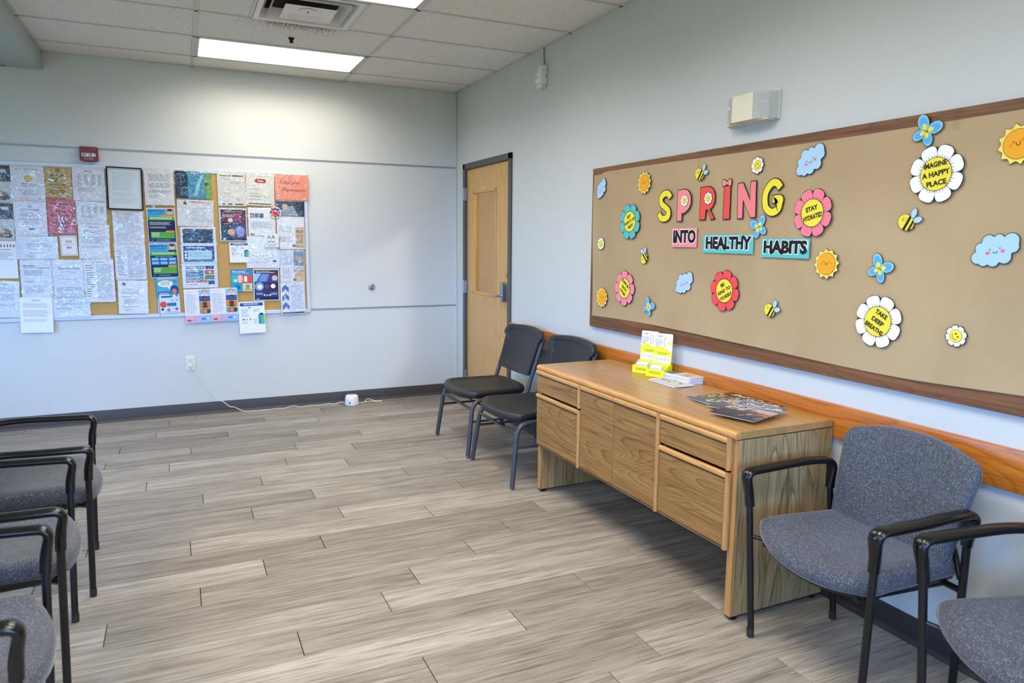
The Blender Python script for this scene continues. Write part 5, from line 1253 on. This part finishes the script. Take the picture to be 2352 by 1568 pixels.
# ------------------------------------------------------------------ outlet, plug with cord, sound machine, door stop
e = empty('wall_outlet', 'ivory wall outlet low on the back wall', 'outlet'); on_back(e, -2.405, .449, .0003)
pl_ = MB().cushion(rrect(.078, .124, .005, 3), [(.0001, 0), (1, 0), (1, .003), (.96, .006), (.9, .0065), (.3, .0065)], M_ivory).build('cover_plate', e, 40)
for y_ in (.020, -.020):
    rc = MB().prism(ellipse(0, y_, .0165, .0145, 22), .006, .0085, M_ivory).build('receptacle', pl_, 30)
    MB().box(-.007, y_-.006, .0084, -.005, y_+.002, .0088, M_black).box(.005, y_-.006, .0084, .007, y_+.002, .0088, M_black).prism(ellipse(0, y_+.008, .003, .003, 10), .0084, .0088, M_black).build('slots', rc) if y_ > 0 else MB().prism(ellipse(0, y_+.009, .003, .003, 10), .0084, .0088, M_black).build('slots', rc)
e = empty('sound_machine', 'round white sound machine on the floor by the back wall', 'sound machine', (-1.078, -.135, 0))
MB().lathe([(0, .0), (.060, .0), (.063, .004), (.063, .012), (.0625, .014)], flat((206, 208, 214), .4, 0, .4, 'grey_plastic'), 36).build('base', e, 40)
MB().lathe([(0, .014), (.0625, .014), (.060, .060), (.056, .082), (.050, .090), (.038, .0925), (0, .093)], M_white, 36).build('housing', e, 45)
MB().lathe([(0, .0), (.022, .0), (.021, .0025), (0, .003)], flat((190, 192, 196), .4, 0, .4, 'grey_dial'), 24, Matrix.Translation((0, 0, .0925))).build('dial', e, 40)
db = MB(); Tm = Matrix.Translation((-.026, -.055, .030)) @ Matrix.Rotation(R_(25), 4, 'Z') @ Matrix.Rotation(PI/2, 4, 'X')
db.lathe([(0, -.006), (.010, -.006), (.010, .003), (.0, .003)], M_steel, 18, Tm); db.lathe([(0, .003), (.006, .003), (.006, .0045), (0, .0045)], M_white, 14, Tm); db.build('button', e, 40)
cord_pts = [(-2.405, -.030, .428), (-2.396, -.040, .412), (-2.375, -.030, .372), (-2.322, -.012, .276), (-2.258, -.010, .190), (-2.214, -.012, .120), (-2.18, -.024, .112), (-2.145, -.03, .085), (-2.112, -.034, .055), (-2.075, -.036, .048), (-2.03, -.04, .020), (-1.99, -.048, .006),
            (-1.90, -.055, .005), (-1.80, -.060, .005), (-1.72, -.042, .005), (-1.66, -.052, .005), (-1.58, -.036, .012), (-1.52, -.058, .005), (-1.44, -.040, .006), (-1.34, -.050, .005), (-1.27, -.04, .008), (-1.22, -.055, .005), (-1.165, -.06, .016), (-1.135, -.09, .018)]
cd = MB().sweep(spl(cord_pts, 5), .0032, M_white, 8).build('power_cord', None, 60); tag(cd, 'white power cord running from the outlet along the baseboard', 'cord')
MB().cushion(rrect(.022, .020, .005, 3), [(.0001, 0), (1, 0), (1, .010), (.7, .018), (.35, .026), (.2, .027)], M_white, T=Matrix.Translation((-2.405, -.009, .430)) @ BACK_B).build('plug', cd, 40)
lp = MB().sweep(spl([(-1.012, -.14, .012), (-.985, -.12, .006), (-.955, -.11, .010), (-.925, -.075, .030), (-.89, -.07, .022), (-.85, -.09, .008), (-.80, -.105, .006), (-.795, -.115, .006), (-.85, -.105, .006), (-.92, -.105, .012), (-.98, -.125, .006)], 5), .003, M_white, 8).build('cord_bundle', None, 60)
tag(lp, 'looped spare white cord on the floor right of the sound machine', 'cord')
e = empty('door_stop', 'small round chrome bumper on the back wall', 'door stop'); on_back(e, -.84, 1.065, .0003)
MB().lathe([(0, 0), (.031, 0), (.031, .004), (.026, .012), (.020, .016), (.017, .012), (.0, .010)], M_chrome, 28).build('ring', e, 40)
MB().lathe([(0, .010), (.015, .011), (.013, .017), (.006, .019), (0, .019)], flat((120, 126, 128), .5, 0, .4, 'grey_rubber'), 20).build('rubber_pad', e, 50)

# ------------------------------------------------------------------ things lying on the credenza
YB = flat((244, 238, 30), .45, 0, .4, 'yellow_card'); WC = flat((242, 242, 240), .5, 0, .4, 'white_card')
def card_stand(label, x, y, rz):
    e = empty('card_display', label, 'card display', (x, y, KZ+.0005), rz, 'yellow card displays on the credenza')   # local -y is the front
    w2 = .056; d0, d1 = -.045, .045
    MB().box(-w2, d0, 0, w2, d1, .002, YB).box(-w2, d0, 0, w2, d0+.0015, .043, YB).build('tray', e)
    for s in (-1, 1):
        pf = [(d0, .0), (d1, 0), (d1, .066), (d1-.028, .066), (d0+.025, .045), (d0, .043)]
        MB().add([(s*w2, p[0], p[1]) for p in pf] + [(s*(w2-.0015), p[0], p[1]) for p in pf], [tuple(range(6)), tuple(range(11, 5, -1))] + [(i, (i+1) % 6, 6+(i+1) % 6, 6+i) for i in range(6)], YB).build('tray_side', e)
        MB().add([(s*(w2-.0016), p[0], p[1]) for p in pf], [tuple(range(6))], WC).build('tray_lining', e)
    Tb = Matrix.Translation((0, d1-.018, 0)) @ Matrix.Rotation(R_(85), 4, 'X')
    bkp = [(-w2+.002, 0), (w2-.002, 0), (w2-.002, .222), (w2-.008, .230), (-w2+.008, .230), (-w2+.002, .222)]
    bk = MB().prism(bkp, 0, .002, WC, Tb).build('back_card', e)
    pr = MB(); z_ = .0024
    pr.face([(-w2+.002, .0), (w2-.002, .0), (w2-.002, .128)] + [(w2-.002-(2*w2-.004)*t, .128+.030*math.sin(PI*(t*.75+.0))*1.0) for t in [i/10 for i in range(1, 11)]], z_, YB, Tb)
    pr.face(rrect(.096, .040, .006, 4, 0, .088), z_+.0003, WC, Tb)
    def tx(s, u, v, h, c, fit, bold=0, al='LEFT'):
        q = MB(); put_text(q, s, u, v, h, z_+.0006, ink(c), 0, bold, al, fit=fit)
        if q.v: pr.add(q.v, q.f, ink(c), Tb)
    tx('GoodRx', -.036, .214, .011, (70, 72, 76), .026, .01); pr.face(ellipse(-.043, .214, .004, .004, 10), z_+.0006, ink((240, 214, 60)), Tb)
    tx('Save on your', -.050, .194, .011, (90, 92, 96), .045); tx('prescriptions', -.050, .183, .011, (90, 92, 96), .045); tx('today with', -.050, .172, .011, (90, 92, 96), .036); tx('GoodRx', -.050, .161, .011, (90, 92, 96), .024)
    for i, c in enumerate(((130, 130, 134), (150, 150, 152), (206, 70, 70), (120, 130, 150), (140, 140, 146))): pr.rect if False else pr.face(ellipse(-.036+.018*i, .088, .004, .003, 10), z_+.0006, ink(c), Tb)
    for k_, v in enumerate((.100, .076)): pr.face([(-.045, v-.001), (.045, v-.001), (.045, v+.001), (-.045, v+.001)], z_+.0006, ink((180, 184, 196)), Tb)
    for k_, v in enumerate((.124, .117)): pr.face([(-.036+k_*.012, v-.0012), (.036-k_*.012, v-.0012), (.036-k_*.012, v+.0012), (-.036+k_*.012, v+.0012)], z_+.0006, ink((120, 120, 30)), Tb)
    ph_ = rrect(.016, .044, .004, 4, .012, .185); pr.face(ph_, z_+.0006, ink((70, 72, 78)), Tb); pr.face(rrect(.014, .040, .003, 4, .013, .185), z_+.0009, WC, Tb)
    pr.face([(.024, .185), (.048, .178), (.052, .196), (.030, .206)], z_+.0006, ink((226, 228, 232)), Tb); pr.face([(.024, .177), (.047, .166), (.049, .176), (.026, .187)], z_+.0009, YB, Tb)
    pr.build('print', bk, flip=False)
    q = MB(); 
    for v in (.028, .021): q.add([(-.036, d0-.0004, v-.0012), (.036, d0-.0004, v-.0012), (.036, d0-.0004, v+.0012), (-.036, d0-.0004, v+.0012)], [(0, 1, 2, 3)], ink((110, 110, 24)))
    q.build('tray_print', e)
    cs = MB(); 
    for i in range(7): cs.box(-.034+.001*(i % 3), d0+.010+.004*i, .003, .030+.001*(i % 2), d0+.0125+.004*i, .055+.001*i, M_paper if i else WC)
    for v in (.048, .044): cs.add([(-.026, d0+.0096, v), (.018, d0+.0096, v), (.018, d0+.0096, v+.0015), (-.026, d0+.0096, v+.0015)], [(0, 1, 2, 3)], ink((150, 152, 160)))
    cs.build('cards', e); return e
card_stand('yellow and white card display, the left one of two', -.116, -3.305, R_(-66))
card_stand('yellow and white card display, the right one of two', -.112, -3.426, R_(-66))
def leaf_pile(name, label, x, y, rz, n, w_, h_, t_, cols, group, draw=None, jit=.006, seed=1):
    """every leaflet of a pile is a thing of its own"""
    rg = random.Random(seed); z = KZ+.0006
    for i in range(n):
        lab = label % ('the topmost' if i == n-1 else 'the lowest' if i == 0 else '%s from the bottom' % ['second', 'third', 'fourth', 'fifth', 'sixth', 'seventh', 'eighth'][i-1])
        o = MB().bbox(-w_/2, -h_/2, 0, w_/2, h_/2, t_*.94, cols[i % len(cols)], min(.0008, t_*.3), 1).build(name)
        o.location = (x+rg.uniform(-jit, jit), y+rg.uniform(-jit, jit), z); o.rotation_euler = (0, 0, rz+rg.uniform(-.05, .05)); tag(o, lab, 'leaflet', group); z += t_
        if i == n-1 and draw:
            q = MB(); draw(q, w_, h_, t_); q.build('print', o, flip=False)
LF = [flat((236, 236, 240), .5), flat((222, 228, 238), .5), flat((230, 226, 222), .5)]
def pr_leaf(q, w_, h_, t_):
    q.rect(-w_*.48, -h_*.48, w_*.48, h_*.48, t_+.0002, ink((224, 200, 184)));  q.rect(-w_*.48, h_*.2, w_*.48, h_*.48, t_+.0004, ink((120, 110, 104)))
    for i in range(5): q.rect(-w_*.35, -h_*.3+i*.012, w_*.3, -h_*.3+i*.012+.004, t_+.0005, ink((170, 120, 104)))
def pr_leaf2(q, w_, h_, t_):
    q.rect(-w_*.48, -h_*.48, w_*.48, h_*.48, t_+.0002, ink((206, 206, 198)))
    for i in range(9): q.face(ellipse(w_*random.uniform(-.3, .3), h_*random.uniform(-.4, .4), .010, .006, 10), t_+.0004, ink((96, 104, 92)))
leaf_pile('leaflet', 'white folded leaflet in the thick pile by the rail, %s', -.074, -3.590, R_(2), 9, .098, .20, .0040, LF, 'thick pile of leaflets', pr_leaf, .004, 3)
leaf_pile('leaflet', 'pale leaflet in the thin pile beside the card displays, %s', -.178, -3.615, R_(3), 4, .10, .215, .0028, LF, 'thin pile of leaflets', pr_leaf2, .010, 8)
def magazine(label, x, y, z, rz, kind, seed=0, tilt=(0, 0)):
    w_, h_ = .212, .274
    e = empty('magazine', label, 'magazine', (x, y, z), rz, 'magazines fanned on the credenza'); e.rotation_euler = (tilt[0], tilt[1], rz)
    pgs = MB().bbox(-w_/2, -h_/2, 0, w_/2, h_/2, .0022, M_paper, .0006, 1).build('pages', e)
    cv = MB().box(-w_/2-.0006, -h_/2-.0004, .0022, w_/2+.0004, h_/2+.0004, .0026, flat((44, 38, 36), .22, 0, .5, 'glossy_cover')).build('cover', e)
    q = MB(); rg = random.Random(seed); z0 = .0028; k = [0]
    def zz(): k[0] += 1; return z0+.000008*k[0]
    G = lambda c: flat(c, .22, 0, .5, 'glossy_ink')
    if kind == 'veg':
        q.rect(-w_/2, -h_/2, w_/2, -h_*.28, zz(), G((58, 46, 40)))
        for i in range(70): q.face(ellipse(rg.uniform(-.098, .098), rg.uniform(-.10, .075), rg.uniform(.008, .020), rg.uniform(.006, .014), 9, rg.random()*3), zz(), G(rg.choice([(96, 140, 40), (140, 176, 60), (60, 100, 34), (176, 196, 96), (70, 60, 44), (196, 84, 40)])))
        for i in range(10): q.face(ellipse(rg.uniform(-.09, .09), rg.uniform(-.08, .06), .016, .012, 12), zz(), G(rg.choice([(206, 92, 44), (190, 60, 36), (150, 150, 150)])))
        q.rect(-w_/2, h_*.30, w_/2, h_/2, zz(), G((40, 34, 34)))
    else:
        q.face([(-w_/2, h_*.18), (w_/2, h_*.30), (w_/2, h_*.36), (-w_/2, h_*.26)], zz(), G((150, 172, 190)))
        q.rect(-w_/2, -h_*.05, w_/2, h_*.2, zz(), G((188, 166, 150)))
        for i in range(26): q.face(ellipse(rg.uniform(-.10, -.03), rg.uniform(-.02, .05), .008, .006, 8, rg.random()*3), zz(), G(rg.choice([(120, 96, 76), (90, 74, 60), (206, 190, 170)])))
        q.face([(-w_/2, -h_/2), (w_/2, -h_/2), (w_/2, -.02), (.02, .0), (-w_/2, -.035)], zz(), G((46, 42, 44)))
        for i in range(14): q.face(ellipse(rg.uniform(-.06, .10), rg.uniform(-.10, .05), rg.uniform(.014, .026), .008, 12, rg.random()*1.2), zz(), G(rg.choice([(206, 110, 66), (176, 84, 48), (226, 160, 120), (92, 60, 48)])))
    put_text(q, 'Shelf Life', 0, h_*.385, .052, zz()+.00005, G((244, 244, 246)), 0, .012, shear=.35, fit=w_*.84)
    q.build('print', cv, flip=False); return e
zc = KZ+.0006
# magazine tops point towards the wall side; local +y = top of the cover
magazine('vegetable cover magazine at the bottom left of the fan', -.185, -4.025, zc, R_(-93), 'veg', 1)
magazine('vegetable cover magazine second in the fan', -.192, -4.055, zc+.0038, R_(-89), 'veg', 2)
magazine('vegetable cover magazine third in the fan', -.200, -4.088, zc+.0076, R_(-85), 'veg', 5)
magazine('dark cover magazine partly covered by the front one', -.225, -4.215, zc+.0114, R_(-79), 'shelf', 3)
magazine('dark cover magazine with Shelf Life title lying on top at the front', -.302, -4.312, zc+.0172, R_(-74), 'shelf', 4, (R_(1.2), 0))
